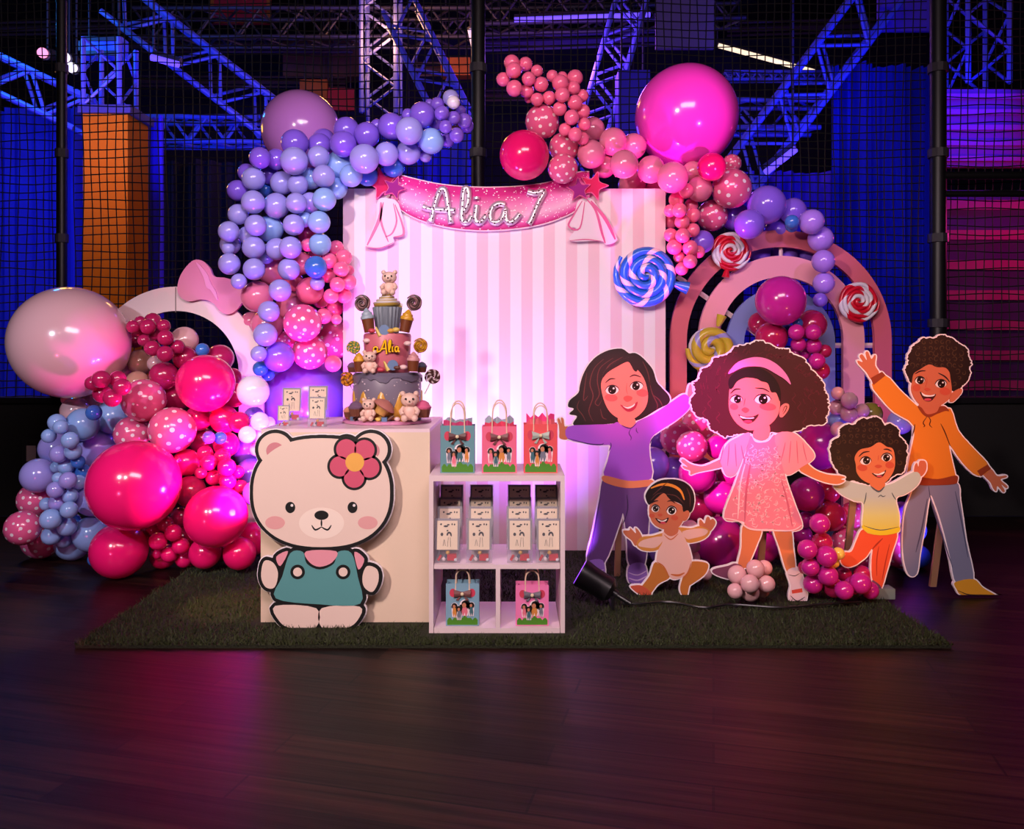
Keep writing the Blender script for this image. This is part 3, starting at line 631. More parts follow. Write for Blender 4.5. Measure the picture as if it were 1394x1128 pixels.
# ------------------------------------------------------------------ cake
def cake():
    Yc = 3.82; c = crop(440, 440); c2 = crop(440, 360); s = Yc/FPX
    ctr = P(527.4, 570, Yc); t = thing('party_cake', 'tall decorated two tier party cake with cupcake top on the cream plinth', 'cake', (ctr.x, Yc, PT)); o = t.location
    def at(X, Y, dy=0.0, cc=c): p = P(*cc(X, Y), Yc+dy); return Vector((p.x, p.y, p.z))-o
    MB().lathe([(0.195, 0), (0.207, 0.004), (0.207, 0.014), (0.20, 0.018), (0, 0.018)], n=64).build('cake_board', mat('board_pink', (205, 135, 175), 0.35), t, True)
    mg = mat('icing_grey', (122, 112, 130), 0.35); mgold = mat('drip_gold', (205, 150, 60), 0.3); mpk = mat('icing_rose', (200, 105, 120), 0.4)
    z1 = 0.018; z2 = 1.075-PT; z3 = 1.262-PT
    MB().lathe([(0.150, z1), (0.158, z1+0.01), (0.160, z2-0.02), (0.153, z2-0.004), (0.14, z2), (0, z2)], n=64).build('lower_tier', mg, t, True)
    d = MB(); rr = random.Random(5)                                      # golden drip creeping up around the lower tier
    n = 90; prof = []
    for k in range(n):
        a = 2*PI*k/n; h = 0.060+0.055*abs(math.sin(a*5.5+1))**2+0.02*math.sin(a*11)
        prof.append((a, h))
    vs = []; fs = []
    for a, h in prof:
        for r_, z in ((0.1575, z1+0.005), (0.164, z1+0.01), (0.165, z1+h-0.008), (0.162, z1+h), (0.157, z1+h)): vs.append((r_*math.cos(a), r_*math.sin(a), z))
    for k in range(n):
        for j in range(4): fs.append((k*5+j, ((k+1) % n)*5+j, ((k+1) % n)*5+j+1, k*5+j+1))
    d.add(vs, fs); d.build('gold_drip', mgold, t, True)
    d = MB(); vs = []; fs = []                                            # grey drip over the top edge
    for k in range(n):
        a = 2*PI*k/n; h = 0.018+0.022*max(0, math.sin(a*7))+0.012*max(0, math.sin(a*13+1))
        for r_, z in ((0.12, z2+0.001), (0.150, z2+0.003), (0.165, z2-0.012), (0.1655, z2-h), (0.160, z2-h-0.004)): vs.append((r_*math.cos(a), r_*math.sin(a), z))
    for k in range(n):
        for j in range(4): fs.append((k*5+j, ((k+1) % n)*5+j, ((k+1) % n)*5+j+1, k*5+j+1))
    d.add(vs, fs); d.build('grey_drip', mat('icing_grey_dark', (104, 96, 116), 0.3), t, True)
    d = MB()
    for k in range(34):
        a = rr.uniform(PI*1.05, PI*1.95); z = rr.uniform(z1+0.09, z2-0.03); d.ball((0.161*math.cos(a), 0.161*math.sin(a), z), rr.uniform(0.002, 0.0045), 6, 5)
    d.build('sprinkle_dot', mat('sprinkle', (215, 195, 205), 0.3), t, True)
    MB().lathe([(0.100, z2), (0.104, z2+0.006), (0.112, z3-0.012), (0.108, z3-0.003), (0.10, z3), (0, z3)], n=56).build('upper_tier', mpk, t, True)
    # cupcake on top
    z4 = 1.385-PT; z5 = 1.455-PT
    wob = lambda a, z: 1+0.035*math.cos(a*22)
    MB().lathe([(0.050, z3), (0.052, z3+0.002), (0.068, z4-0.004), (0.066, z4), (0, z4)], n=88, wob=wob).build('cupcake_wrapper', mat('wrapper_grey', (112, 120, 132), 0.5), t, True)
    msw = candy_mat('frosting_swirl', (176, 150, 60), (205, 200, 205), 3.0, 1.0, 0.6); md_ = mat('frosting_plum', (95, 60, 75), 0.4)
    f = MB(); V = []
    pts = []; rad = []
    for i in range(90):
        th = i*0.32; u = i/89; R_ = 0.055*(1-u*0.86); pts.append(Vector((R_*math.cos(th), R_*math.sin(th), z4+0.006+u*(z5-z4-0.012)))); rad.append(0.016*(1-0.5*u))
    f.tube(pts, rad, 10); fo = f.build('frosting', [mat('frosting_gold', (172, 140, 62), 0.35)], t, True)
    f = MB(); f.tube([p+Vector((p.x*0.22, p.y*0.22, 0.006)) for p in pts], [q*0.42 for q in rad], 8); f.build('frosting_stripe', mat('frosting_cream', (205, 195, 195), 0.35), fo, True)
    # little teddy figures (generic bears)
    mb_, mk = mat('bear_cream', (222, 185, 172), 0.45), mat('bear_eye', (20, 16, 18), 0.2)
    def bear(p, h, yaw=0.0, sit=True, tint=None):
        m_ = tint or mb_; k = h/0.1; e = MB(); p = Vector(p); q = lambda x, y, z: p+Vector((x*math.cos(yaw)-y*math.sin(yaw), x*math.sin(yaw)+y*math.cos(yaw), z))*k
        e.ball(q(0, 0, 0.030), 0.026*k, 14, 10, sq=(1, 0.9, 1.15)); e.ball(q(0, -0.004, 0.074), 0.029*k, 16, 12, sq=(1.1, 0.9, 0.9))
        for s_ in (-1, 1):
            e.ball(q(s_*0.024, 0, 0.097), 0.010*k, 10, 8); e.tube([q(s_*0.020, -0.008, 0.046), q(s_*0.030, -0.018, 0.034), q(s_*0.024, -0.030, 0.022)], [0.009*k, 0.009*k, 0.008*k], 8)
            e.tube([q(s_*0.014, -0.006, 0.010), q(s_*0.018, -0.036, 0.009)], [0.012*k, 0.011*k], 8); e.ball(q(s_*0.018, -0.038, 0.011), 0.0125*k, 10, 8)
        e.ball(q(0, -0.028, 0.067), 0.011*k, 10, 8, sq=(1.2, 0.8, 0.85))
        o_ = e.build('bear_figure', m_, t, True)
        e = MB()
        for s_ in (-1, 1): e.ball(q(s_*0.013, -0.0285, 0.079), 0.0042*k, 8, 6)
        e.ball(q(0, -0.0375, 0.070), 0.0035*k, 8, 6); e.build('face_dot', mk, o_, True)
        return o_
    p = at(628, 280, 0, c2); bear((p.x, -0.004, z5-0.014), 0.112)
    bear(at(440, 470, -0.128), 0.098, 0.1); bear(at(432, 918, -0.178), 0.095, -0.05); bear(at(818, 920, -0.172), 0.125, 0.12)
    # chocolate and candy swirl pops on sticks
    def pop(X, Y, r, dy, m1, cc=c, stick=None, turns=3.4):
        p = at(X, Y, dy, cc); R_ = r/6.965*s; e = coil('candy_pop', R_, turns, m1, t, 0.02, 10); e.location = p
        if stick is not None: q = at(*stick, dy*0.6, cc); b = MB(); b.tube([(0, 0.006, 0), q-p+Vector((0, 0.006, 0))], 0.003, 6); b.build('pop_stick', mat('stick_white', (220, 205, 210), 0.5), e, True)
    ch = candy_mat('choc_swirl', (62, 34, 38), (135, 95, 98), 0.6, 1.0, 0.6); ye = candy_mat('pop_yellow', (190, 140, 30), (150, 95, 25), 1.2, 1.0, 0.6)
    orr = candy_mat('pop_orange', (205, 130, 25), (120, 60, 20), 1.6, 1.0, 0.6); dk = candy_mat('pop_dark', (66, 32, 30), (190, 170, 175), 1.6, 1.0, 0.62); rb = candy_mat('pop_rainbow', (200, 165, 60), (85, 130, 80), 2.2, 1.0, 0.5)
    pop(368, 368, 88, 0.0, ch, c2, (430, 520)); pop(858, 365, 86, 0.0, ch, c2, (800, 520)); pop(290, 232, 74, -0.02, rb, c, (330, 380), 2.6); pop(918, 213, 78, 0.0, ye, c, (870, 380))
    pop(222, 533, 78, -0.05, orr, c, (310, 690), 2.4); pop(1040, 510, 84, -0.02, dk, c, (960, 670), 2.6)
    # ice cream cups
    def cup(X0, Y0, X1, Y1, rw, dy, mtop, cc=c):
        a_, b_ = at(X0, Y0, dy, cc), at(X1, Y1, dy, cc); r_ = rw/6.965*s; d_ = (b_-a_); h = d_.length; e = MB()
        e.tube([a_, a_+d_*0.55], [r_*0.82, r_], 20); o_ = e.build('ice_cup', mat('cup_brown', (110, 56, 30), 0.4), t, True)
        e = MB(); e.tube([a_+d_*k for k in (0.54, 0.60, 0.68, 0.70, 0.80, 0.82, 0.92, 1.0)], [r_*1.08, r_*1.12, r_*1.0, r_*0.86, r_*0.82, r_*0.62, r_*0.38, r_*0.08], 20); e.build('cup_topping', mtop, o_, True)
    cup(440, 640, 405, 410, 58, -0.07, mat('top_blue', (150, 165, 180), 0.4), c2); cup(770, 640, 812, 425, 58, -0.07, mat('top_yellow', (205, 150, 35), 0.4), c2)
    cup(345, 460, 338, 275, 52, -0.11, mat('top_yellow', (205, 150, 35), 0.4)); cup(850, 455, 858, 268, 56, -0.11, mat('top_rose', (200, 140, 145), 0.4))
    # cupcakes, mushroom and biscuits around the foot
    def cupcake(X, Y, r, dy, mt, cc=c):
        p = at(X, Y, dy, cc); r_ = r/6.965*s; e = MB(); e.lathe([(r_*0.75, 0), (r_*0.98, r_*1.1), (0, r_*1.1)], p, 36, wob=lambda a, z: 1+0.05*math.cos(a*14)); o_ = e.build('mini_cupcake', mat('wrapper_brown', (105, 58, 40), 0.5), t, True)
        e = MB(); e.lathe([(r_*1.0, r_*1.05), (r_*1.12, r_*1.3), (r_*0.95, r_*1.5), (r_*0.9, r_*1.55), (r_*0.75, r_*1.85), (r_*0.35, r_*2.1), (0.0005, r_*2.2)], p, 24); e.build('cupcake_icing', mt, o_, True)
    cupcake(310, 880, 64, -0.155, mat('icing_plum', (112, 84, 112), 0.4)); cupcake(240, 890, 46, -0.11, mat('icing_peach', (205, 140, 110), 0.4)); cupcake(945, 890, 72, -0.13, mat('icing_pink', (205, 95, 135), 0.4))
    cupcake(275, 465, 44, -0.05, mat('icing_plum', (112, 84, 112), 0.4)); cupcake(935, 465, 46, -0.04, mat('icing_slate', (84, 92, 112), 0.4))
    a_, b_ = at(545, 840, -0.185), at(600, 755, -0.185); e = MB(); d_ = b_-a_; e.tube([a_-d_*0.2, a_+d_*0.6], [0.026, 0.030], 18); mo = e.build('mushroom_stem', mat('mush_stem', (190, 140, 70), 0.5), t, True)
    e = MB(); e.tube([a_+d_*k for k in (0.5, 0.62, 0.85, 1.1, 1.28)], [0.047, 0.053, 0.046, 0.028, 0.004], 24); e.build('mushroom_cap', mat('mush_cap', (175, 110, 100), 0.45), mo, True)
    rr2 = random.Random(11); cols = [(190, 60, 80), (210, 180, 90), (95, 120, 160), (90, 50, 40), (225, 190, 190), (200, 150, 60)]
    for k in range(16):                                                   # sweets scattered along the board
        a = PI*1.12+PI*0.76*k/15; p = Vector((0.182*math.cos(a), 0.182*math.sin(a), z1+0.010)); e = MB()
        if k % 3 == 0: e.tube([p+Vector((-.014, 0, -.004)), p+Vector((.012, .004, .016))], 0.007, 10)
        elif k % 3 == 1: e.ball(p, 0.012, 12, 8, sq=(1.2, 0.9, 0.85))
        else: e.box(p-Vector((.012, .008, .010)), p+Vector((.012, .008, .010)))
        e.build('sweet', mat('sweet_%d' % (k % 6), cols[k % 6], 0.35), t, k % 3 != 2)
    for X, Y, col, k in ((660, 395, 2, 0), (545, 440, 0, 1), (600, 400, 1, 2), (700, 420, 3, 1), (760, 415, 4, 1), (520, 75, 1, 2), (580, 62, 2, 0), (640, 70, 5, 1), (460, 70, 0, 1), (690, 60, 1, 1), (410, 165, 4, 1), (800, 190, 4, 1)):
        dy = -0.135 if Y > 300 else -0.105
        if X in (410, 800): dy = -0.085
        p = at(X, Y, dy); e = MB(); 
        if k == 0: e.tube([p+Vector((0, -.006, 0)), p+Vector((0, .008, 0))], 0.024, 18)
        elif k == 1: e.ball(p, 0.014, 12, 8, sq=(1.3, 0.8, 0.8))
        else: e.tube([p+Vector((-.012, 0, .02)), p+Vector((.010, 0, -.022))], [0.004, 0.011], 10)
        e.build('sweet', mat('sweet_%d' % col, cols[col], 0.35), t, True)
    # name in yellow icing
    def icing(name, strokes, r, m_, dy):
        e = MB()
        for q in strokes: e.tube([at(*p, dy) for p in smooth_loop(q, 5, False)], r, 8)
        return e.build(name, m_, t, True)
    st = [[(476, 262), (482, 230), (508, 226), (516, 250), (498, 270), (540, 262), (566, 210), (588, 160), (594, 225), (602, 290)], [(545, 244), (602, 238)], [(622, 262), (636, 220), (640, 168), (629, 166), (622, 210), (624, 264), (640, 270)], [(658, 218), (655, 262), (668, 268)], [(659, 190), (660, 194)], [(712, 226), (692, 220), (680, 245), (690, 268), (706, 258), (713, 228), (713, 262), (726, 268)]]
    icing('name_shadow', st, 0.0056, mat('lettering_shadow', (45, 22, 22), 0.4), -0.112); icing('name_lettering', st, 0.0038, mat('icing_yellow', (250, 190, 20), 0.35), -0.118)  # wider dark stroke behind the yellow stands in for the lettering's shadow
cake()
# ------------------------------------------------------------------ shelf unit
SX0, SX1, SY0, SY1 = -0.3425, 0.2185, 3.335, 3.69
ZS = [MATZ, 0.29, 0.64]
M_SH = mat('shelf_white', (222, 200, 205), 0.4)
ZK = MATZ+0.0015
sh = thing('cube_shelf', 'low white cube shelf holding gift bags and favour packs beside the plinth', 'shelf', ((SX0+SX1)/2, SY0, MATZ)); o_ = sh.location
def sb(name, lo, hi): MB().box(Vector(lo)-o_, Vector(hi)-o_).build(name, M_SH, sh)
sb('top_board', (SX0, SY0, 0.640), (SX1, SY1, 0.664)); sb('middle_board', (SX0+.02, SY0, 0.278), (SX1-.02, SY1, 0.296)); sb('bottom_board', (SX0+.02, SY0, ZK), (SX1-.02, SY1, MATZ+.022))
sb('side_panel', (SX0, SY0, ZK), (SX0+.018, SY1, 0.640)); sb('side_panel', (SX1-.018, SY0, ZK), (SX1, SY1, 0.640)); sb('divider', (-0.067, SY0, MATZ+.022), (-0.049, SY1, 0.278))
# ------------------------------------------------------------------ gift bags
def kids_print(c_, w, front, par, off, seed, z0, h):
    """grass band and a row of tiny painted children on a bag front"""
    e = MB(); n = 18
    top = [(c_-w*0.46+w*0.92*k/n, z0+h*(0.13+0.07*abs(math.sin(k*2.1))+(0.05 if 5 < k < 13 else 0))) for k in range(n+1)]
    prism(e, [[(c_-w*0.46, z0+0.004)]+top+[(c_+w*0.46, z0+0.004)]][0:1], front-0.0008, front); e.build('grass_print', mat('print_green', (70, 130, 30), 0.5), par, False, off)
    mh, md = mat('print_hair', (18, 12, 14), 0.5), mat('print_white', (235, 215, 220), 0.5); sk = mat('print_skin', (190, 120, 90), 0.5)
    cl = [mat('print_grey', (110, 112, 128), 0.5), mat('print_rose', (220, 110, 130), 0.5), mat('print_teal', (60, 100, 110), 0.5), mat('print_orange', (205, 130, 60), 0.5)]
    eh, ec, es, ew = MB(), MB(), MB(), MB()
    for k, (dx, dz, r) in enumerate(((-0.24, 0.47, 0.055), (-0.10, 0.40, 0.055), (0.07, 0.50, 0.085), (0.27, 0.49, 0.055))):
        x, z, R = c_+dx*w, z0+dz*h, r*w*1.35
        prism(ew, [ell(x, z, R*1.35, R*1.3)], front-0.0010, front); prism(ew, [[(x-R*1.3, z), (x+R*1.3, z), (x+R*0.9, z-h*0.26), (x-R*0.9, z-h*0.26)]], front-0.0010, front)
        prism(eh, [ell(x+(R*0.3 if k == 2 else 0), z+R*0.1, R*1.15, R*1.1)], front-0.0014, front)
        if k == 2: prism(eh, [[(x+R*0.2, z+R), (x+R*1.5, z), (x+R*2.0, z-R*1.3), (x+R*1.2, z-R*1.2), (x+R*0.4, z-R*0.4)]], front-0.0014, front)
        prism(es, [ell(x-R*0.15, z-R*0.15, R*0.55, R*0.65)], front-0.0018, front)
        prism(ec, [[(x-R*0.5, z-R*0.7), (x+R*0.5, z-R*0.7), (x+R*0.8, z-h*0.17), (x+R*0.3, z-h*0.30), (x, z-h*0.18), (x-R*0.4, z-h*0.28), (x-R*0.8, z-h*0.15)]], front-0.0016, front, (k+seed) % 4)
    ew.build('figure_print', md, par, False, off); eh.build('hair_print', mh, par, False, off); es.build('face_print', sk, par, False, off); ec.build('clothes_print', cl, par, False, off)
def gift_bag(px0, px1, pyt, pyb, pyh, Y, m, mi, label, tissue=None, bowc=(90, 80, 82)):
    a, b = P(px0, pyt, Y), P(px1, pyb, Y); zb = b.z; w = b.x-a.x; h = a.z-zb; cx = (a.x+b.x)/2; dp = w*0.42
    t = thing('gift_bag', label, 'gift bag', (cx, Y, zb), group='paper gift bags'); L0 = Vector((0, 0, 0))
    th = 0.0015; e = MB(); hw = w/2
    e.box((-hw, 0, 0), (hw, th, h)); e.box((-hw, dp-th, 0), (hw, dp, h*1.01)); e.box((-hw, th, 0), (hw, dp-th, th))
    for s_ in (-1, 1):                                                    # gusset sides folded inward
        x = s_*hw; xi = s_*(hw-0.012); vs = [(x, th, 0), (xi, dp/2, 0), (x, dp-th, 0), (x, th, h), (xi, dp/2, h), (x, dp-th, h)]
        vs2 = [(v[0]-s_*th, v[1], v[2]) for v in vs]; e.add(vs+vs2, [(0, 1, 4, 3), (1, 2, 5, 4), (6, 9, 10, 7), (7, 10, 11, 8), (3, 4, 10, 9), (4, 5, 11, 10), (0, 6, 7, 1), (1, 7, 8, 2)])
    bb = e.build('bag_body', m, t)
    hh = P(0, pyh, Y).z-a.z; mh = mat('twist_handle', (222, 190, 165), 0.6)
    for y, dz in ((0.004, 0.0), (dp-0.004, 0.008)):
        r = w*0.20; pts = [(-r*1.05, y, h-0.03)]+[(-r*math.cos(PI*k/14), y, h+hh*0.45+dz+(hh*0.55)*math.sin(PI*k/14)) for k in range(15)]+[(r*1.05, y, h-0.03)]
        pts = [(x, yy-(0.003 if y < 0.01 else -0.003) if z < h else yy, z) for x, yy, z in pts]
        MB().tube(pts, 0.0030, 8).build('handle', mh, t, True)
    kids_print(0, w, 0.0, t, None, mi, 0, h)
    bw, bz = w*0.26, h*0.77; e = MB()                                     # cloth bow on the front
    for s_ in (-1, 1):
        e.add([(0, -0.010, bz+.006), (s_*bw, -0.012, bz+h*0.085), (s_*bw*0.92, -0.016, bz), (s_*bw, -0.010, bz-h*0.085), (0, -0.010, bz-.006), (0, 0, bz+.006), (s_*bw, 0, bz+h*0.085), (s_*bw*0.92, 0, bz), (s_*bw, 0, bz-h*0.085), (0, 0, bz-.006)],
              [(0, 1, 2), (2, 3, 4), (0, 2, 4), (5, 7, 6), (7, 9, 8), (5, 9, 7), (0, 1, 6, 5), (1, 2, 7, 6), (2, 3, 8, 7), (3, 4, 9, 8)])
        e.add([(0, -0.006, bz), (s_*bw*0.75, -0.006, bz-h*0.15), (s_*bw*0.45, -0.006, bz-h*0.17), (0, -0.001, bz), (s_*bw*0.75, -0.001, bz-h*0.15), (s_*bw*0.45, -0.001, bz-h*0.17)], [(0, 1, 2), (3, 5, 4), (0, 1, 4, 3), (1, 2, 5, 4), (2, 0, 3, 5)])
    bo = e.build('bow', mat('bow_%d_%d' % bowc[:2], bowc, 0.5), t)
    MB().ball((0, -0.014, bz), w*0.055, 12, 8).build('bow_knot', mat('bow_bead', (225, 205, 170), 0.3), bo, True)
    e = MB()
    for s_ in (-1, 1): prism(e, [ell(s_*w*0.29, h*0.78, w*0.10, h*0.10, 18)], -0.0008, 0)
    merge(bb, e, mat('print_red', (200, 60, 85), 0.5))
    if tissue:
        for j, (col, dx) in enumerate(tissue):
            e = MB(); rr = random.Random(j+mi*7); V = []; N = 7
            for i in range(N+1): V.append((-w*0.42+w*0.84*i/N, dp*(0.25+0.22*j)+0.008*math.sin(i*2.0), h+rr.uniform(0.004, 0.026)+dx))
            vs = [(x, y, h*0.7) for x, y, z in V]+V+[(x, y+0.003, h*0.7) for x, y, z in V]+[(x, y+0.003, z) for x, y, z in V]; M = N+1
            fs = []
            for i in range(N): fs += [(i, i+1, M+i+1, M+i), (2*M+i, 3*M+i, 3*M+i+1, 2*M+i+1), (M+i, M+i+1, 3*M+i+1, 3*M+i)]
            e.add(vs, fs); e.build('tissue', mat('tissue_%d' % col[0], col, 0.7), t)
    return t
M_BT, M_BP, M_BR = mat('bag_teal', (98, 142, 152), 0.5), mat('bag_pink', (226, 100, 135), 0.5), mat('bag_coral', (222, 78, 84), 0.5); M_BB, M_BK = mat('bag_blue', (122, 160, 182), 0.5), mat('bag_bubblegum', (232, 120, 175), 0.5)
ptz = lambda Y: HY+(HC-0.664)*FPX/Y
gift_bag(599.5, 646, 579, ptz(3.40), 549, 3.40, M_BT, 0, 'teal gift bag standing on the shelf top next to the plinth', [((190, 60, 110), 0.0), ((150, 160, 175), 0.01)], (85, 45, 45))
gift_bag(656, 703.5, 580, ptz(3.40), 548, 3.40, M_BP, 1, 'rose pink gift bag in the middle of the shelf top', [((215, 60, 95), 0.004), ((160, 170, 185), 0.02)], (110, 60, 62))
gift_bag(713, 759, 577, ptz(3.40), 552, 3.40, M_BR, 2, 'coral red gift bag on the shelf top beside the girl in the purple hoodie', [((225, 95, 110), 0.0), ((235, 60, 130), 0.02)], (165, 175, 165))
pbz = HY+(HC-MATZ-0.022)*FPX/3.36
gift_bag(607, 652, 794, pbz-0.5, 776, 3.36, M_BB, 3, 'light blue gift bag in the lower shelf cube next to the plinth', None, (120, 75, 75))
gift_bag(702, 747, 796, pbz-0.5, 777, 3.36, M_BK, 1, 'bubblegum pink gift bag in the lower shelf cube beside the stage lamp', None, (105, 100, 112))
# ------------------------------------------------------------------ favour packs
M_CEL = mat('cellophane', (190, 190, 205), 0.12, alpha=0.16); M_CARD = mat('card_cream', (240, 216, 188), 0.6); M_CBK = mat('card_back', (142, 134, 142), 0.6); M_INK = mat('card_ink', (34, 22, 22), 0.6)
def make_pack():
    w, d, h = 0.107, 0.034, 0.183; t = thing('favour_pack', 'favour pack', 'favour pack')
    e = MB(); hw = w/2; n = 10
    vs = []
    for z, k in ((0, 1), (0.02, 1), (0.09, 0.72), (h, 0.12)):
        vs += [(-hw, -d/2*k, z), (hw, -d/2*k, z), (hw, d/2*k, z), (-hw, d/2*k, z)]
    fs = [(0, 1, 2, 3), (12, 15, 14, 13)]
    for j in range(3):
        for k in range(4): fs.append((j*4+k, j*4+(k+1) % 4, j*4+4+(k+1) % 4, j*4+4+k))
    e.add(vs, fs); e.build('clear_bag', M_CEL, t)
    cw, z0, z1 = w*0.40, 0.054, 0.172
    yf = lambda z: -d/2*(0.72-0.60*max(0, (z-0.09))/(h-0.09) if z > 0.09 else 1-0.28*(z-0.02)/0.07)+0.003
    def slab_(e, pts, dy):
        L = [(x, z) for x, z in pts]; tri = tessellate_polygon([[Vector((x, z, 0)) for x, z in L]]); N = len(L)
        V = [(x, yf(z)+dy-0.0012, z) for x, z in L]+[(x, yf(z)+dy, z) for x, z in L]
        e.add(V, [tuple(q) for q in tri]+[tuple(N+i for i in reversed(q)) for q in tri]+[(i, (i+1) % N, N+(i+1) % N, N+i) for i in range(N)])
    e = MB(); slab_(e, [(-w*0.47, z0), (w*0.47, z0), (w*0.47, 0.115), (w*0.47, h-0.003), (-w*0.47, h-0.003), (-w*0.47, 0.115)], 0.003); e.build('backing_card', M_CBK, t)
    e = MB(); slab_(e, [(-cw, z0), (cw, z0), (cw, 0.115), (cw, z1), (-cw, z1), (-cw, 0.115)], 0.0); e.build('front_card', M_CARD, t)
    e = MB(); A = lambda *p: slab_(e, p[0], -0.0012)
    for x, z, rx, rz in ((-0.006, 0.150, 0.010, 0.004), (0.004, 0.156, 0.006, 0.003), (-0.026, 0.158, 0.004, 0.004), (0.020, 0.158, 0.003, 0.004), (0.030, 0.157, 0.003, 0.004), (-0.022, 0.117, 0.006, 0.007), (0.001, 0.132, 0.004, 0.003)): A(ell(x, z, rx, rz, 10))
    A([(0.008+0.011*math.cos(a), 0.114+0.014*math.sin(a)) for a in [PI*k/10-0.5 for k in range(13)]]+[(0.008+0.005*math.cos(a), 0.112+0.008*math.sin(a)) for a in [PI*(10-k)/10 for k in range(11)]])
    for x0_, x1_, za, zb in ((0.0, 0.004, 0.066, 0.104), (0.014, 0.012, 0.066, 0.104), (-0.018, -0.014, 0.07, 0.095), (-0.008, -0.012, 0.07, 0.095)): A([(x0_, za), (x0_+0.0014, za), (x1_+0.0014, zb), (x1_, zb)])
    e.build('drawing_print', M_INK, t)
    cols = [((195, 45, 55), (-.032, .018)), ((215, 200, 205), (-.014, .014)), ((60, 75, 100), (-.005, .026)), ((190, 40, 50), (.020, .022)), ((200, 150, 60), (.002, .040)), ((205, 205, 215), (.034, .012))]
    for k, (c_, (x, z)) in enumerate(cols):
        e = MB()
        if k in (0, 2): e.tube([(x-.006, -.004, z-.010), (x+.006, -.004, z+.012)], 0.006, 10)
        elif k == 3: e.box((x-.020, -.011, z-.014), (x+.018, .008, z+.012))
        else: e.ball((x, -.005, z), 0.009, 10, 8)
        e.build('sweet', mat('pack_sweet%d' % k, c_, 0.3), t, k != 3)
    return t
pack0 = make_pack(); used = [False]
def place_pack(x, y, z, label, group, sc=1.0, rz=0.0):
    if not used[0]: used[0] = True; r = pack0; r.location = (x, y, z); r.rotation_euler = (0, 0, rz); r['label'] = label; r['group'] = group
    else: r = dup(pack0, (x, y, z), rz, label, group)
    r.scale = (sc, sc, sc); return r
ROWN = ['front pack of the', 'second pack from the front in the', 'third pack from the front in the', 'rearmost highest pack of the']
COLN = ['favour pack column next to the plinth', 'second favour pack column from the plinth', 'third favour pack column from the plinth', 'favour pack column farthest from the plinth']
M_ACR = mat('riser_white', (215, 195, 205), 0.4)
for k, X in enumerate((202, 505, 890, 1165)):
    xw = P(580+X/6.965, 0, 3.37).x; zt = 0.296
    rs = thing('step_riser', 'white stepped riser under the ' + COLN[k], 'riser', (xw, 3.46, zt+0.0012), group='stepped risers on the shelf')
    for j, (y, dz) in enumerate(((0.0, 0.034), (0.08, 0.058), (0.16, 0.10))): MB().box((-0.036, y-0.042, 0), (0.036, y+0.036, dz)).build('step', M_ACR, rs)
    for j, dz in enumerate((0, 0.034, 0.058, 0.10 if k < 2 else 0.10)):
        sx = (0.006, 0.004, 0.0, 0.0)[j]*(1 if k < 2 else -1)
        place_pack(xw+(0 if j == 0 else sx), 3.372+0.085*j, zt+0.0015+dz, 'clear bagged ' + ROWN[j] + ' ' + COLN[k], 'favour packs on the shelf')
place_pack(P(388, 0, 3.62).x, 3.60, PT, 'smallest clear favour pack on the plinth above the cream cutout ear', 'favour packs on the plinth', 0.52)
place_pack(P(397.5, 0, 3.9).x, 3.90, PT, 'clear favour pack on the plinth in front of the giant violet balloon', 'favour packs on the plinth', 0.88)
place_pack(P(427, 0, 3.86).x, 3.95, PT, 'rearmost clear favour pack on the plinth nearest the cake', 'favour packs on the plinth', 0.92)
place_pack(P(435, 0, 3.60).x, 3.56, PT, 'front clear favour pack on the plinth nearest the cake', 'favour packs on the plinth', 0.74)
# ------------------------------------------------------------------ stage lamp lying on the mat with its cable
M_LK = mat('lamp_black', (18, 16, 20), 0.35)
t = thing('stage_lamp', 'black stage lamp lying on the grass mat beside the shelf', 'stage lamp', (0.37, 3.70, MATZ+0.012)); d = Vector((-0.74, 0.18, 0.42)).normalized()
b = Vector((0.08, -0.02, 0.06)); e = MB(); e.tube([b-d*0.01, b+d*0.01, b+d*0.11, b+d*0.15, b+d*0.16], [0.035, 0.058, 0.060, 0.066, 0.066], 24); e.build('housing', M_LK, t, True)
e = MB(); e.tube([b+d*0.161, b+d*0.163], 0.058, 24); e.build('lens', mat('lamp_violet', (150, 70, 255), 0.3, emit=2.0), t, True)
e = MB(); s = d.cross(Vector((0, 1, 0))).normalized(); q = Vector((0, 1, 0)); e.tube([b+q*0.075, b+q*0.075-Vector((0, 0, 0.055)), b-Vector((0, 0, 0.055)), b-q*0.075-Vector((0, 0, 0.055)), b-q*0.075], 0.007, 8); e.build('yoke_bracket', M_LK, t, True)
e = MB(); e.tube([b-d*0.01, b-d*0.03], 0.02, 12); e.tube([b-d*0.03, b-d*0.03+Vector((0.06, -0.03, -0.03))], 0.012, 10); e.build('cable_gland', M_LK, t, True)
pts = smooth_loop([(0.50, 3.66, .035), (0.58, 3.67, .03), (0.72, 3.70, .03), (0.86, 3.62, .03), (1.0, 3.66, .03), (1.2, 3.62, .03), (1.40, 3.66, .03), (1.60, 3.70, .03)], 6, False)
tag(MB().tube(pts, 0.005, 6).build('power_cable', M_LK, None, True), 'thin black power cable snaking over the grass mat from the stage lamp', 'cable')
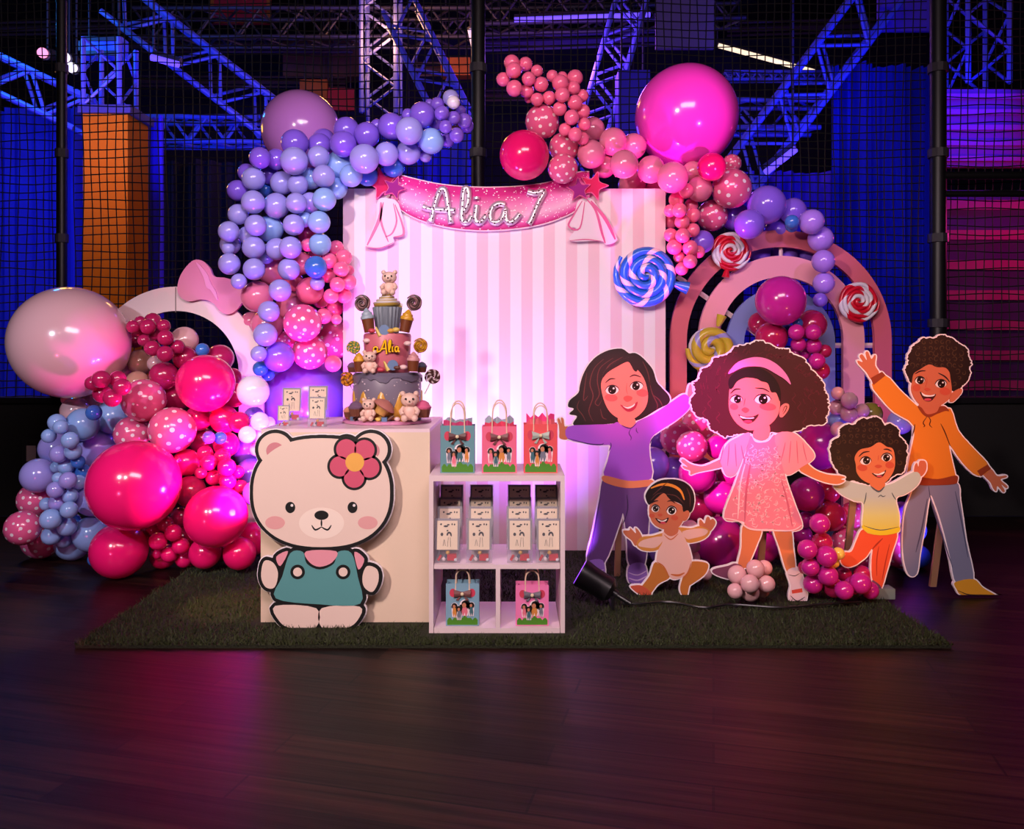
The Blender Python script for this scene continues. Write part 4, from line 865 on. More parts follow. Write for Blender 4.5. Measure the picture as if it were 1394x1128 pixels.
# ------------------------------------------------------------------ printed cutout boards
class Fig:
    def __init__(s, name, label, cat, Y, base, zmin=0.014, group=None):
        s.Y = Y; s.zmin = zmin; s.sil = []; b = P(base[0], base[1], Y); s.t = thing(name, label, cat, (b.x, Y, zmin), group=group); s.o = s.t.location
    def xz(s, pts): return [(P(p[0], p[1], s.Y).x, max(s.zmin, P(p[0], p[1], s.Y).z)) for p in pts]
    def shape(s, name, pts, m, layer, sil=True, smooth=4, parent=None):
        if name == 'hair': pts = raster_outline([smooth_loop(pts, 3)], 0.3, 3.0)[0]; smooth = 0
        if smooth: pts = smooth_loop(pts, smooth)
        if sil: s.sil.append(pts)
        e = MB(); prism(e, [s.xz(pts)], s.Y-layer*0.0007, s.Y-0.00001); return e.build(name, m, parent or s.t, False, s.o)
    def multi(s, name, loops, m, layer, parent=None, smooth=0):
        e = MB()
        for l in loops: prism(e, [s.xz(smooth_loop(l, smooth) if smooth else l)], s.Y-layer*0.0007, s.Y-0.00001)
        return e.build(name, m, parent or s.t, False, s.o)
    def lines(s, name, strokes, m, layer, parent=None, wd=1.6):
        e = MB(); f = s.Y/FPX
        for q in strokes:
            ww = wd
            if isinstance(q, tuple): q, ww = q
            ribbon(e, s.xz(q), ww*f, s.Y-layer*0.0007, s.Y-(layer-1)*0.0007+0.0002)
        return merge(parent, e, m, s.o) if parent is not None else e.build(name, m, s.t, False, s.o)
    def board(s, m, grow=2.2, name='foam_board', th=0.014, y=0.0):
        loops = raster_outline(s.sil, grow); e = MB(); out = []
        for l in loops: l2 = s.xz(l); out.append(l2)
        prism(e, out, s.Y+y, s.Y+y+th); return e.build(name, m, s.t, False, s.o)
    def prop(s, x, m):
        """wooden easel strut behind the board"""
        p = P(x, 480, s.Y).x; e = MB(); h = 0.5
        e.add([(p-.015, s.Y+.014, s.zmin+h), (p+.015, s.Y+.014, s.zmin+h), (p+.015, s.Y+.026, s.zmin+h), (p-.015, s.Y+.026, s.zmin+h), (p-.015, s.Y+.13, s.zmin), (p+.015, s.Y+.13, s.zmin), (p+.015, s.Y+.15, s.zmin), (p-.015, s.Y+.15, s.zmin)],
              [(0, 1, 2, 3), (4, 7, 6, 5), (0, 4, 5, 1), (1, 5, 6, 2), (2, 6, 7, 3), (3, 7, 4, 0)])
        e.build('back_strut', m, s.t, False, s.o)
def cm(c, pts): return [c(*p) for p in pts]
M_WHT = mat('foam_white', (238, 226, 232), 0.5); M_HAIR = mat('print_hair_black', (30, 15, 17), 0.45); M_STRAND = mat('print_strand', (92, 46, 44), 0.5); M_STR2 = mat('print_curl', (66, 44, 30), 0.5)
M_LINE = mat('print_line', (40, 16, 26), 0.5); M_EYE = mat('print_eye', (240, 232, 232), 0.4); M_PUP = mat('print_pupil', (28, 12, 10), 0.35); M_TOOTH = mat('print_tooth', (245, 235, 232), 0.4)
M_SK1, M_SK2, M_SK3 = mat('skin_red_lit', (226, 128, 118), 0.5), mat('skin_brown', (196, 106, 74), 0.5), mat('skin_tan', (212, 120, 76), 0.5)  # first skin is rosier, with the red light on the girls painted in
M_BL1, M_BL2, M_LIP, M_MTH, M_NOSE = mat('blush_red', (218, 92, 92), 0.5), mat('blush_brown', (196, 82, 58), 0.5), mat('lip_rose', (205, 70, 90), 0.45), mat('mouth_dark', (60, 14, 18), 0.5), mat('nose_rose', (200, 84, 80), 0.5)
M_EASEL = mat('easel_wood', (150, 110, 80), 0.7)
def face(f, c, fo, eyes, brows, nose, nline, mouth, teeth, blush, mb, skn, tongue=None, inner=None, L=5):
    for x, y, rx, ry in blush: f.multi('blush_print', [ell(*c(x, y), rx/6.965, ry/6.965, 20, 0.1)], mb, L+1, fo)
    for (x, y, rx, ry), (px, py, r) in eyes:
        k = 1/6.965; e = f.multi('eye', [ell(*c(x, y), rx*k, ry*k, 24, -0.08)], M_EYE, L+2, fo)
        f.multi('pupil_dot', [ell(*c(px, py), r*k, r*k*1.06, 20)], M_PUP, L+3, e); f.multi('glint_dot', [ell(*c(px+r*0.35, py-r*0.35), r*k*0.24, r*k*0.24, 10), ell(*c(px-r*0.4, py+r*0.35), r*k*0.12, r*k*0.12, 8)], M_EYE, L+4, e)
        f.lines('lash_print', [([c(x-rx*1.12, y+ry*0.15), c(x-rx*0.7, y-ry*0.72), c(x, y-ry*1.08), c(x+rx*0.75, y-ry*0.72), c(x+rx*1.12, y+ry*0.05)], 1.5)], M_LINE, L+4, e)
    f.lines('brow_print', [(cm(c, b), 1.7) for b in brows], M_LINE, L+3, fo)
    f.shape('nose', cm(c, nose), skn, L+2, False, 4, fo); f.lines('nose_print', [(cm(c, nline), 0.8)], skn, L+2, fo)
    mo = f.shape('mouth', cm(c, mouth), inner or M_MTH, L+2, False, 3, fo); f.shape('teeth', cm(c, teeth), M_TOOTH, L+3, False, 3, mo)
    if tongue: f.multi('tongue', [ell(*c(tongue[0], tongue[1]), tongue[2]/6.965, tongue[3]/6.965, 18)], M_LIP, L+3, mo)
def inside(p, l):
    r = False
    for i in range(len(l)):
        (x0, y0), (x1, y1) = l[i-1], l[i]
        if (y0 > p[1]) != (y1 > p[1]) and p[0] < x0+(p[1]-y0)/(y1-y0)*(x1-x0): r = not r
    return r
def curls(c, pts, r, rnd, k=6.965, hair=None):
    out = []
    for x, y in pts:
        if hair and not all(inside(c(x+1.5*r*math.cos(a), y+1.5*r*math.sin(a)), hair) for a in (0, 0.8, 1.6, 2.4, 3.1, 3.9, 4.7, 5.5)): continue
        a0 = rnd.uniform(0, 6.3); rr = r*rnd.uniform(0.7, 1.25); d = rnd.choice((-1, 1))
        out.append(([c(x+rr*(1-0.75*j/9)*math.cos(a0+d*j*0.62), y+rr*(1-0.75*j/9)*math.sin(a0+d*j*0.62)) for j in range(10)], 1.3))
    return out
rnd = random.Random(21)
# ---- girl in the purple hoodie
A, B = crop(760, 470), crop(750, 450, 3.048)
f = Fig('child_cutout', 'printed cutout board of a smiling girl in purple hoodie with arms spread', 'cutout', 4.05, (845, 795))
M_PUR1, M_PUR2, M_PUR3 = mat('hoodie_purple', (158, 74, 205), 0.5), mat('trouser_plum', (102, 62, 128), 0.5), mat('hoodie_shade_line', (70, 24, 110), 0.5)
h = f.shape('hair', cm(A, [(600,30),(480,45),(370,100),(290,180),(235,280),(205,380),(190,450),(110,520),(95,580),(150,600),(105,650),(180,670),(140,740),(190,770),(350,755),(520,740),(700,720),(800,690),(950,600),(1045,550),(1050,480),(980,400),(930,340),(900,240),(850,170),(780,100),(720,70),(670,75)]), M_HAIR, 1)
f.shape('hand', cm(A, [(95,775),(60,765),(50,700),(35,685),(25,690),(30,740),(15,700),(0,690),(-8,705),(5,760),(10,820),(15,880),(90,885)]), M_SK2, 1)
f.shape('hand', cm(A, [(1225,470),(1240,380),(1262,370),(1270,440),(1285,425),(1295,440),(1290,490),(1260,550)]), M_SK1, 1)
f.shape('trousers', cm(B, [(222,612),(310,640),(412,630),(405,800),(385,980),(325,970),(315,870),(300,760),(285,800),(220,965),(150,958),(175,830),(200,700)]), M_PUR2, 1)
for q, st in (([(150,960),(215,952),(222,1030),(190,1038),(145,1020)], [(148,1005),(180,1020),(221,1012)]), ([(325,975),(385,965),(400,1030),(385,1052),(325,1045)], [(322,1025),(360,1035),(400,1015)])):
    s_ = f.shape('shoe', cm(B, q), mat('shoe_lilac', (150, 105, 200), 0.5), 2); f.lines('stripe_print', [(cm(B, st), 2.0), (cm(B, [(x, y-22) for x, y in st]), 1.6)], mat('shoe_stripe', (222, 190, 235), 0.5), 3, s_)
n_ = f.shape('neck', cm(A, [(570,680),(720,690),(715,770),(600,765)]), M_SK1, 2)
tor = f.shape('hoodie', cm(A, [(90,770),(300,752),(500,745),(560,725),(600,755),(690,780),(750,720),(900,650),(1080,530),(1180,465),(1230,480),(1252,545),(1220,620),(1100,720),(910,845),(865,930)])+cm(B, [(410,520),(416,612),(320,632),(222,606),(235,540),(246,478)])+cm(A, [(420,945),(280,930),(90,885)]), M_PUR1, 3, True, 3)
f.shape('waistband', cm(B, [(222,600),(320,622),(416,618),(415,642),(312,652),(222,628)]), mat('band_orange', (222, 128, 90), 0.5), 4)
f.lines('seam_print', [(cm(A, [(690,785),(670,830),(690,870),(685,900)]), 1.2), (cm(A, [(740,780),(740,810),(758,832)]), 1.2), (cm(A, [(600,755),(640,775),(690,782),(740,740)]), 1.8), (cm(A, [(870,930),(880,900),(915,850)]), 1.2), (cm(A, [(495,920),(500,950),(480,1000)]), 1.4), (cm(A, [(90,880),(280,930),(400,940),(430,925)]), 1.6)], M_PUR3, 4, tor)
f.lines('fold_print', [(cm(B, [(315,680),(318,740),(300,800)]), 2.0), (cm(B, [(205,690),(180,830),(160,940)]), 1.4)], mat('fold_plum', (64, 34, 84), 0.5), 2)
fo = f.shape('face', cm(A, [(660,155),(560,200),(460,260),(410,340),(410,430),(440,540),(490,630),(570,690),(660,705),(740,680),(820,600),(850,500),(840,400),(810,310),(760,240),(720,220)]), M_SK1, 3, False)
f.shape('forelock', cm(A, [(640,120),(720,110),(760,170),(745,245),(715,235),(690,190),(655,155),(560,200),(470,255),(420,310),(440,240),(540,160)]), M_HAIR, 4, False)
face(f, A, fo, [((510,422,62,42),(510,420,39)), ((742,385,60,40),(735,385,37))], [[(445,355),(490,318),(540,315)], [(675,300),(720,280),(785,300)]], [(620,490),(655,475),(700,490),(690,520),(650,535),(622,515)], [(650,355),(645,420),(658,465)],
     [(585,560),(640,580),(700,570),(752,530),(735,590),(690,625),(640,620)], [(610,572),(650,585),(700,570),(725,550),(715,575),(660,600)], [(500,495,62,36),(795,450,56,36)], M_BL1, M_NOSE, None, mat('mouth_rose', (170, 40, 70), 0.4), 3)
f.lines('strand_print', [(cm(A, q), 1.3) for q in ([(430,130),(340,220),(300,360),(330,480),(290,620),(330,720)], [(520,120),(400,210),(370,330),(390,460),(350,540),(380,570),(410,520)], [(270,260),(250,400),(240,520),(280,480)], [(610,110),(480,190),(430,300)], [(900,470),(960,520),(990,580)], [(860,330),(890,450),(940,560),(930,610)], [(200,520),(180,590),(230,660),(260,720)], [(400,600),(420,680),(460,700)], [(800,150),(850,260),(870,380)])], M_STRAND, 2, h)
f.board(M_WHT, 1.8); f.prop(845, M_EASEL)
# ---- baby
C, D = crop(860, 560), crop(860, 680)
f = Fig('child_cutout', 'small printed cutout board of a baby in cream bodysuit with orange hairband', 'cutout', 3.86, (908, 812))
M_ON, M_ON2, M_LEG = mat('body_cream', (228, 178, 168), 0.5), mat('body_orange', (205, 135, 60), 0.5), mat('legging_orange', (190, 112, 48), 0.5)
f.shape('legging', cm(D, [(225,590),(345,690),(350,745),(250,800),(170,890),(90,840),(170,720)]), M_LEG, 1); f.shape('legging', cm(D, [(555,590),(700,595),(725,640),(680,720),(560,805),(545,820),(520,935),(500,940),(460,860),(470,780),(500,700)]), M_LEG, 1)
f.shape('foot', cm(D, [(100,815),(185,882),(150,915),(80,900),(0,840),(0,815)]), M_BL2, 2)
f.shape('hand', cm(B, [(378,862),(365,830),(350,818),(352,840),(330,818),(325,828),(300,830),(310,850),(335,870),(352,892)]), M_SK2, 1); f.shape('hand', cm(D, [(650,265),(640,200),(660,190),(690,225),(710,165),(735,165),(745,190),(770,180),(795,215),(770,270),(725,305)]), M_SK2, 1)
f.shape('sleeve', cm(D, [(320,315),(200,340),(90,355),(45,430),(110,480),(230,480),(310,420)]), M_ON2, 2); f.shape('sleeve', cm(D, [(430,268),(560,270),(650,250),(740,295),(700,360),(600,400),(510,395)]), M_ON2, 2)
for q in ([(110,380),(290,345),(285,400),(220,455),(120,450),(60,430)], [(480,300),(640,270),(720,290),(690,335),(580,365),(520,370)]): f.multi('sleeve_print', [cm(D, q)], M_ON, 3, None, 3)
bd = f.shape('bodysuit', cm(D, [(300,300),(440,275),(520,400),(560,520),(565,610),(520,700),(440,745),(370,740),(290,620),(235,590),(250,480),(290,400)]), M_ON, 4)
f.lines('trim_print', [(cm(D, [(305,330),(370,375),(440,320)]), 1.6), (cm(D, [(240,590),(300,630),(350,720)]), 1.8), (cm(D, [(370,705),(440,715),(500,690)]), 3.0), (cm(D, [(560,600),(530,690),(480,740)]), 1.8)], mat('trim_orange', (196, 104, 56), 0.5), 5, bd)
f.shape('neck', cm(D, [(320,270),(430,250),(435,310),(370,345),(310,310)]), M_SK2, 4.5)
h = f.shape('hair', cm(C, [(350,640),(250,660),(170,720),(130,800),(160,880),(200,850),(300,770),(360,830),(470,880),(490,950),(560,950),(590,860),(580,760),(530,690),(450,650)]), M_HAIR, 6)
fo = f.shape('face', cm(C, [(310,765),(240,820),(175,880),(165,960),(190,1040),(240,1090),(330,1120),(420,1110),(470,1060),(490,1000),(480,900),(400,850)]), M_SK2, 5)
f.shape('ear', cm(C, [(485,960),(530,935),(545,970),(520,1020),(485,1030)]), M_SK2, 7)
f.lines('hairband', [(cm(C, [(180,725),(280,690),(380,700),(460,750),(497,835)]), 4.0)], mat('hairband_orange', (235, 140, 50), 0.45), 7, None)
face(f, C, fo, [((222,918,38,34),(225,918,27)), ((375,937,46,40),(377,936,32))], [[(180,870),(215,848),(250,842)], [(335,850),(375,842),(410,868)]], [(242,978),(268,962),(292,978),(268,994)], [(262,905),(256,940)], [(222,1005),(285,1028),(348,1002),(330,1048),(290,1064),(248,1045)], [(240,1017),(288,1034),(332,1015),(318,1036),(270,1040)], [(190,985,26,22),(405,1005,34,24)], M_BL2, M_BL2, (295,1052,26,10))
f.lines('strand_print', [(cm(C, q), 1.2) for q in ([(300,770),(240,780),(180,840)], [(330,780),(420,800),(490,870)], [(350,660),(300,700),(200,790)], [(520,720),(550,800),(550,900)])], M_STRAND, 7, h)
f.board(M_WHT, 1.8); f.prop(905, M_EASEL)
# ---- girl with the big curly hair
M_HAIR2 = mat('print_hair_brown', (66, 26, 32), 0.45)
E, F = crop(930, 460), crop(920, 450, 2.9696)
f = Fig('child_cutout', 'printed cutout board of a girl in pink dress with huge curly hair', 'cutout', 3.76, (1040, 820), 0.016)
def jag(pts, amp, rnd):
    q = smooth_loop(pts, 7); cx = sum(p[0] for p in q)/len(q); cy = sum(p[1] for p in q)/len(q)
    return [(x+(x-cx)/math.hypot(x-cx, y-cy)*rnd.uniform(-amp, amp)+rnd.uniform(-amp, amp)*0.5, y+(y-cy)/math.hypot(x-cx, y-cy)*rnd.uniform(-amp, amp)) for x, y in q]
h = f.shape('hair', cm(E, jag([(700,30),(640,60),(500,85),(430,150),(310,190),(260,260),(180,300),(150,390),(100,430),(110,510),(72,600),(90,660),(130,740),(230,770),(260,860),(330,890),(380,935),(450,925),(560,900),(700,910),(860,890),(1060,885),(1180,830),(1330,815),(1355,750),(1385,690),(1370,580),(1340,480),(1320,410),(1250,340),(1190,280),(1150,200),(1030,150),(990,105),(930,110),(860,85),(790,45)], 13, rnd)), M_HAIR2, 1, True, 2)
M_DR, M_DR2, M_SLV = mat('dress_pink', (228, 128, 150), 0.5), mat('dress_lace', (246, 190, 200), 0.5), mat('sleeve_pink', (240, 148, 162), 0.5)
f.shape('leg', cm(F, [(275,780),(345,800),(325,870),(300,930),(292,955),(252,952),(265,880)]), M_SK3, 1); f.shape('leg', cm(F, [(395,790),(460,790),(475,880),(482,970),(450,975),(420,880)]), M_SK3, 1)
M_SHO = mat('shoe_white', (226, 196, 206), 0.45)
f.shape('shoe', cm(F, [(150,965),(210,950),(240,940),(270,955),(265,1000),(225,1005),(160,985)]), mat('shoe_plum', (120, 60, 90), 0.5), 2)
s_ = f.shape('shoe', cm(F, [(450,970),(495,960),(520,1020),(530,1070),(515,1105),(475,1105),(458,1075),(465,1030)]), M_SHO, 2); f.multi('toe_print', [cm(F, [(468,1048),(510,1040),(512,1056),(470,1062)])], mat('toe_red', (205, 70, 60), 0.5), 3, s_); f.lines('sole_print', [(cm(F, [(463,1070),(490,1098),(522,1075)]), 1.4), (cm(F, [(455,985),(480,990),(500,980)]), 1.0)], M_LINE, 3, s_)
f.shape('arm', cm(F, [(195,515),(120,545),(85,545),(55,535),(30,518),(22,528),(48,550),(28,545),(34,556),(58,566),(60,582),(90,572),(195,548)]), M_SK1, 1); f.shape('arm', cm(F, [(515,525),(560,560),(610,580),(660,585),(685,592),(668,600),(683,606),(650,620),(590,608),(530,582),(500,560)]), M_SK3, 1)
f.shape('neck', cm(E, [(690,850),(810,820),(815,920),(770,965),(710,965),(660,930)]), M_SK1, 4)
dr = f.shape('dress', cm(F, [(300,425),(320,448),(345,452),(375,445),(400,420),(425,455),(440,580),(480,700),(510,780),(495,805),(440,810),(390,800),(300,800),(270,770),(195,755),(240,620),(280,500)]), M_DR, 3)
lace = []
for k in range(210):
    v = rnd.random(); y = 470+320*v; xa, xb = 292-95*v, 418+85*v
    if y > 745 and xa < 290: xa = 290
    x = rnd.uniform(xa+8, xb-10); a = rnd.uniform(0, 6.3); r = rnd.uniform(7, 13)
    lace.append((cm(F, [(x+r*math.cos(a), y+r*math.sin(a)), (x+r*0.8*math.cos(a+1), y+r*0.8*math.sin(a+1)), (x-r*0.4*math.sin(a), y+r*0.6*math.cos(a)), (x-r*math.cos(a+0.4), y-r*0.6*math.sin(a))]), rnd.uniform(0.9, 1.5)))
f.lines('lace_print', lace, M_DR2, 4, dr); f.lines('hem_print', [(cm(F, [(197,757),(255,770),(300,800),(390,806),(470,806),(508,785)]), 2.4), (cm(F, [(285,520),(260,620),(250,760)]), 2.2)], mat('dress_edge', (246, 205, 212), 0.5), 5, dr)
f.lines('fold_print', [(cm(F, [(300,540),(285,640),(278,770)]), 3.0), (cm(F, [(425,600),(450,690),(470,790)]), 2.4)], mat('dress_fold', (200, 92, 122), 0.5), 5, dr)
for q in ([(300,415),(250,430),(205,460),(180,520),(185,545),(205,585),(240,580),(268,520)], [(400,425),(470,410),(530,460),(560,510),(510,550),(450,582),(425,530)]):
    sl = f.shape('puff_sleeve', cm(F, q), M_SLV, 4)
    cx, cy = sum(p[0] for p in q)/len(q), sum(p[1] for p in q)/len(q)
    f.lines('fold_print', [(cm(F, [(cx+dx, cy-55+abs(dx)*0.3), (cx+dx*1.2, cy-10), (cx+dx*1.5, cy+45-abs(dx)*0.4)]), 1.5) for dx in (-36, -14, 10, 34)], mat('sleeve_fold', (214, 104, 128), 0.5), 5, sl)
fo = f.shape('face', cm(E, [(470,430),(440,480),(430,600),(440,700),(490,790),(560,850),(630,875),(720,860),(820,820),(890,740),(915,650),(910,560),(880,470),(800,420),(700,380),(590,370)]), M_SK1, 5, False)
f.shape('fringe', cm(E, [(440,480),(430,400),(480,330),(580,290),(700,280),(800,320),(880,400),(920,500),(915,600),(880,520),(830,510),(800,430),(740,410),(690,385),(590,375),(510,410),(470,470)]), M_HAIR, 6, False)
f.shape('ear', cm(E, [(918,660),(960,620),(1000,630),(995,680),(945,745),(912,740)]), M_SK1, 6, False)
f.lines('ear_print', [(cm(E, [(940,700),(960,650),(980,650),(965,690),(940,720)]), 1.0)], M_LINE, 7)
f.shape('hairband', cm(E, [(425,340),(500,240),(600,195),(700,180),(800,200),(900,260),(980,350),(1018,440),(960,390),(880,340),(780,285),(680,268),(560,280)]), mat('hairband_pink', (240, 130, 195), 0.4), 7, False)
face(f, E, fo, [((500,578,54,36),(512,580,34)), ((750,578,74,44),(755,580,43))], [[(445,525),(490,485),(540,482)], [(680,472),(760,480),(815,510)]], [(550,680),(585,655),(625,680),(590,708)], [(585,570),(572,640)], [(520,722),(580,745),(660,742),(715,720),(670,785),(610,810),(560,780)], [(535,735),(600,755),(665,750),(655,762),(560,760)], [(480,650,40,30),(800,650,80,36)], M_BL1, M_NOSE, (610,790,42,14))
M_CURLR = mat('print_curl_red', (88, 26, 40), 0.5)
sq = []
for k in range(70):
    a = rnd.uniform(PI*0.95, PI*2.12); r = rnd.uniform(0.62, 0.93); x, y = 730+640*r*math.cos(a), 560+500*r*math.sin(a)
    if 420 < x < 1010 and y > 200: continue
    sq.append((cm(E, [(x+j*rnd.uniform(8, 18)*math.cos(a+1.2), y+j*10*math.sin(a+1.2)+14*math.sin(j*2.1)) for j in range(6)]), 1.2))
for x0, y0 in ((200, 650), (250, 560), (330, 700), (1100, 600), (1200, 500), (1250, 650), (1150, 740), (1050, 520), (330, 420)): sq.append((cm(E, [(x0+16*math.sin(j*1.7), y0+j*22) for j in range(6)]), 1.3))
f.lines('curl_print', sq, M_CURLR, 2, h); f.board(M_WHT, 1.8); f.prop(1045, M_EASEL)
# ---- small curly haired child
G, I = crop(1060, 520), crop(1060, 660)
f = Fig('child_cutout', 'small printed cutout board of a curly haired child in a pale yellow sweater', 'cutout', 3.80, (1195, 803))
h = f.shape('hair', cm(G, jag([(900,330),(860,345),(780,350),(720,400),(640,400),(580,460),(580,510),(510,560),(490,640),(500,720),(530,800),(570,850),(620,920),(720,940),(850,970),(1000,960),(1100,880),(1180,850),(1210,740),(1215,640),(1190,560),(1150,520),(1130,440),(1060,395),(1000,405),(960,340)], 8, rnd)), M_HAIR, 1, True, 2)
f.shape('hand', cm(G, [(1285,860),(1290,790),(1310,765),(1325,800),(1335,750),(1362,742),(1388,750),(1402,790),(1390,850),(1345,895)]), M_SK2, 1); f.shape('hand', cm(G, [(580,985),(530,925),(560,905),(620,915),(645,945)]), M_SK3, 1)
f.shape('trousers', cm(I, [(800,420),(950,470),(1120,450),(1070,650),(1020,830),(965,985),(890,900),(880,720),(890,600),(830,680),(780,720),(720,760),(640,775),(590,720),(620,640),(690,630),(740,520)]), mat('trouser_orange', (222, 82, 48), 0.5), 1)
f.lines('fold_print', [(cm(I, [(985,505),(930,560),(885,610)]), 2.2), (cm(I, [(950,580),(930,700),(930,860)]), 1.4), (cm(I, [(1050,560),(1010,740),(980,900)]), 1.4)], mat('trouser_fold', (165, 40, 28), 0.5), 2)
f.shape('foot', cm(I, [(890,900),(960,950),(978,1010),(930,1000),(890,945)]), mat('foot_plum', (110, 60, 110), 0.5), 2)
f.shape('neck', cm(G, [(870,950),(1000,950),(990,1012),(940,1032),(890,1012)]), M_SK3, 4)
M_SW = mat('sweater_mint', (196, 206, 178), 0.5); nt, bs = nodes(M_SW); tc = nt.nodes.new('ShaderNodeTexCoord'); sp = nt.nodes.new('ShaderNodeSeparateXYZ'); mr = nt.nodes.new('ShaderNodeMapRange')
mr.inputs[1].default_value = 0.30; mr.inputs[2].default_value = 0.48; r_ = ramp(nt, [(0.0, (215, 205, 50)), (0.5, (205, 212, 130)), (1.0, (180, 198, 190))])
nt.links.new(tc.outputs['Object'], sp.inputs[0]); nt.links.new(sp.outputs['Z'], mr.inputs[0]); nt.links.new(mr.outputs[0], r_.inputs[0]); nt.links.new(r_.outputs[0], bs.inputs['Base Color'])
sw = f.shape('sweater', cm(G, [(540,960),(620,930),(740,960),(860,985),(890,1015),(945,1040),(1000,985),(1100,950),(1280,850),(1345,890),(1310,980),(1200,1060),(1110,1100)])+cm(I, [(1140,280),(1140,400),(1125,450),(960,475),(800,420),(805,180),(720,150),(600,90),(530,20)]), M_SW, 3, True, 3)
f.multi('hem_band', [smooth_loop(cm(I, [(802,376),(900,415),(1000,418),(1136,390),(1125,448),(960,473),(802,420)]), 3)], mat('hem_yellow', (222, 208, 40), 0.5), 4, sw)
f.lines('seam_print', [(cm(I, [(828,70),(820,130),(805,180)]), 1.3), (cm(I, [(1070,70),(1090,110),(1110,140)]), 1.3), (cm(I, [(940,115),(965,95),(985,108),(1010,100)]), 1.3), (cm(I, [(805,385),(960,425),(1136,395)]), 1.2), (cm(G, [(870,985),(945,1035),(1000,990)]), 2.4)], mat('seam_teal', (70, 90, 100), 0.5), 5, sw)
fo = f.shape('face', cm(G, [(950,570),(870,615),(770,640),(720,710),(730,780),(740,860),(800,930),(900,970),(990,960),(1060,890),(1100,790),(1085,640),(1020,610)]), M_SK3, 5, False)
face(f, G, fo, [((820,745,50,38),(828,742,33)), ((1020,712,50,38),(1018,715,33))], [[(755,705),(800,665),(858,655)], [(990,635),(1030,635),(1068,655)]], [(905,795),(940,780),(978,795),(940,815)], [(945,690),(938,740)], [(880,860),(930,868),(985,852),(1015,830),(990,885),(950,905),(910,890)], [(895,862),(940,868),(1000,845),(985,868),(930,880)], [(790,810,48,32),(1050,785,42,32)], M_BL2, M_BL2, (950,890,26,9))
f.lines('curl_print', curls(G, [(x, y) for x in range(560, 1200, 62) for y in range(400, 620, 56) if not (740 < x < 1080 and y > 590)]+[(560+i*14, 660+i*55) for i in range(4)]+[(660, 700), (650, 800), (1150, 660), (1150, 760)], 26, rnd, hair=f.sil[0]), M_STR2, 2, h)
e = MB(); q = P(1200, 803, 3.80); z0 = f.zmin; e.box((q.x-.06, 3.79, z0), (q.x+.06, 3.86, max(z0+.012, q.z+0.008))); e.build('foot_block', mat('block_grey', (120, 130, 125), 0.6), f.t, False, f.o)
f.board(M_WHT, 1.8); f.prop(1165, M_EASEL)
# ---- tall boy in orange
J, H = crop(1194, 450), crop(1110, 440, 2.8908)
f = Fig('child_cutout', 'tall printed cutout board of a boy in orange hoodie with one arm raised', 'cutout', 3.86, (1300, 815), 0.014)
h = f.shape('hair', cm(J, jag([(600,40),(560,65),(430,75),(400,110),(350,140),(320,200),(290,240),(298,300),(270,370),(290,430),(320,490),(420,520),(690,570),(760,560),(810,520),(840,490),(880,400),(870,350),(888,300),(855,220),(850,170),(760,110),(680,60)], 8, rnd)), M_HAIR, 1, True, 2)
f.shape('hand', cm(H, [(222,222),(200,192),(170,160),(166,146),(186,152),(174,130),(185,122),(202,145),(197,116),(207,112),(220,140),(232,125),(238,130),(235,165),(250,195)]), M_SK2, 1)
f.shape('hand', cm(H, [(660,592),(690,572),(715,600),(748,598),(752,605),(728,615),(755,640),(750,648),(732,634),(745,658),(738,663),(716,640),(712,660),(700,650),(688,625)]), M_SK2, 1)
f.shape('trousers', cm(H, [(410,622),(550,622),(570,700),(592,850),(622,1012),(555,1022),(530,920),(500,800),(470,710),(450,680),(430,800),(412,900),(398,985),(365,985),(345,900),(350,760),(375,680)]), mat('trouser_denim', (122, 122, 150), 0.55), 1)
f.lines('fold_print', [(cm(H, [(445,640),(455,700),(480,780),(510,870),(540,960)]), 1.8), (cm(H, [(440,690),(420,800),(395,900)]), 2.0), (cm(H, [(550,660),(575,780),(600,920)]), 1.6)], mat('denim_fold', (70, 70, 100), 0.5), 2)
f.shape('shoe', cm(H, [(550,1018),(622,1006),(660,1040),(720,1075),(725,1092),(640,1088),(575,1070),(555,1045)]), mat('shoe_mustard', (215, 150, 40), 0.5), 2); f.lines('sole_print', [(cm(H, [(560,1050),(600,1066),(650,1078),(720,1082)]), 1.4)], M_LINE, 3)
f.shape('neck', cm(J, [(400,690),(590,690),(580,770),(480,800),(430,770)]), M_SK2, 4)
M_OR, M_CF = mat('hoodie_orange', (216, 126, 36), 0.5), mat('cuff_rust', (140, 54, 26), 0.5)
ho = f.shape('hoodie', cm(H, [(222,240),(275,205),(330,260),(400,325),(435,345),(480,352),(530,335),(560,420),(620,490),(685,565),(640,600),(580,550),(530,480),(528,500),(552,605),(550,625),(480,632),(408,622),(362,610),(372,520),(388,405),(310,350),(262,300)]), M_OR, 3, True, 3)
f.shape('hem_band', cm(H, [(405,605),(480,612),(552,598),(558,620),(545,632),(480,636),(410,634)]), M_CF, 4)
f.shape('cuff', cm(H, [(217,215),(262,190),(275,205),(228,242)]), M_CF, 4, True, 0); f.shape('cuff', cm(H, [(635,580),(676,555),(690,570),(650,602)]), M_CF, 4, True, 0)
f.shape('collar', cm(J, [(380,715),(420,730),(470,790),(560,770),(590,720),(640,715),(680,760),(640,760),(560,790),(490,820),(430,790)]), M_CF, 5)
f.lines('seam_print', [(cm(J, [(470,815),(435,870),(450,900),(435,912)]), 1.4), (cm(J, [(485,815),(505,850),(495,890),(520,918)]), 1.4), (cm(J, [(355,885),(350,930),(330,1000)]), 1.5), (cm(J, [(600,880),(640,960),(690,1090)]), 1.5)], mat('seam_brown', (70, 24, 10), 0.5), 4, ho)
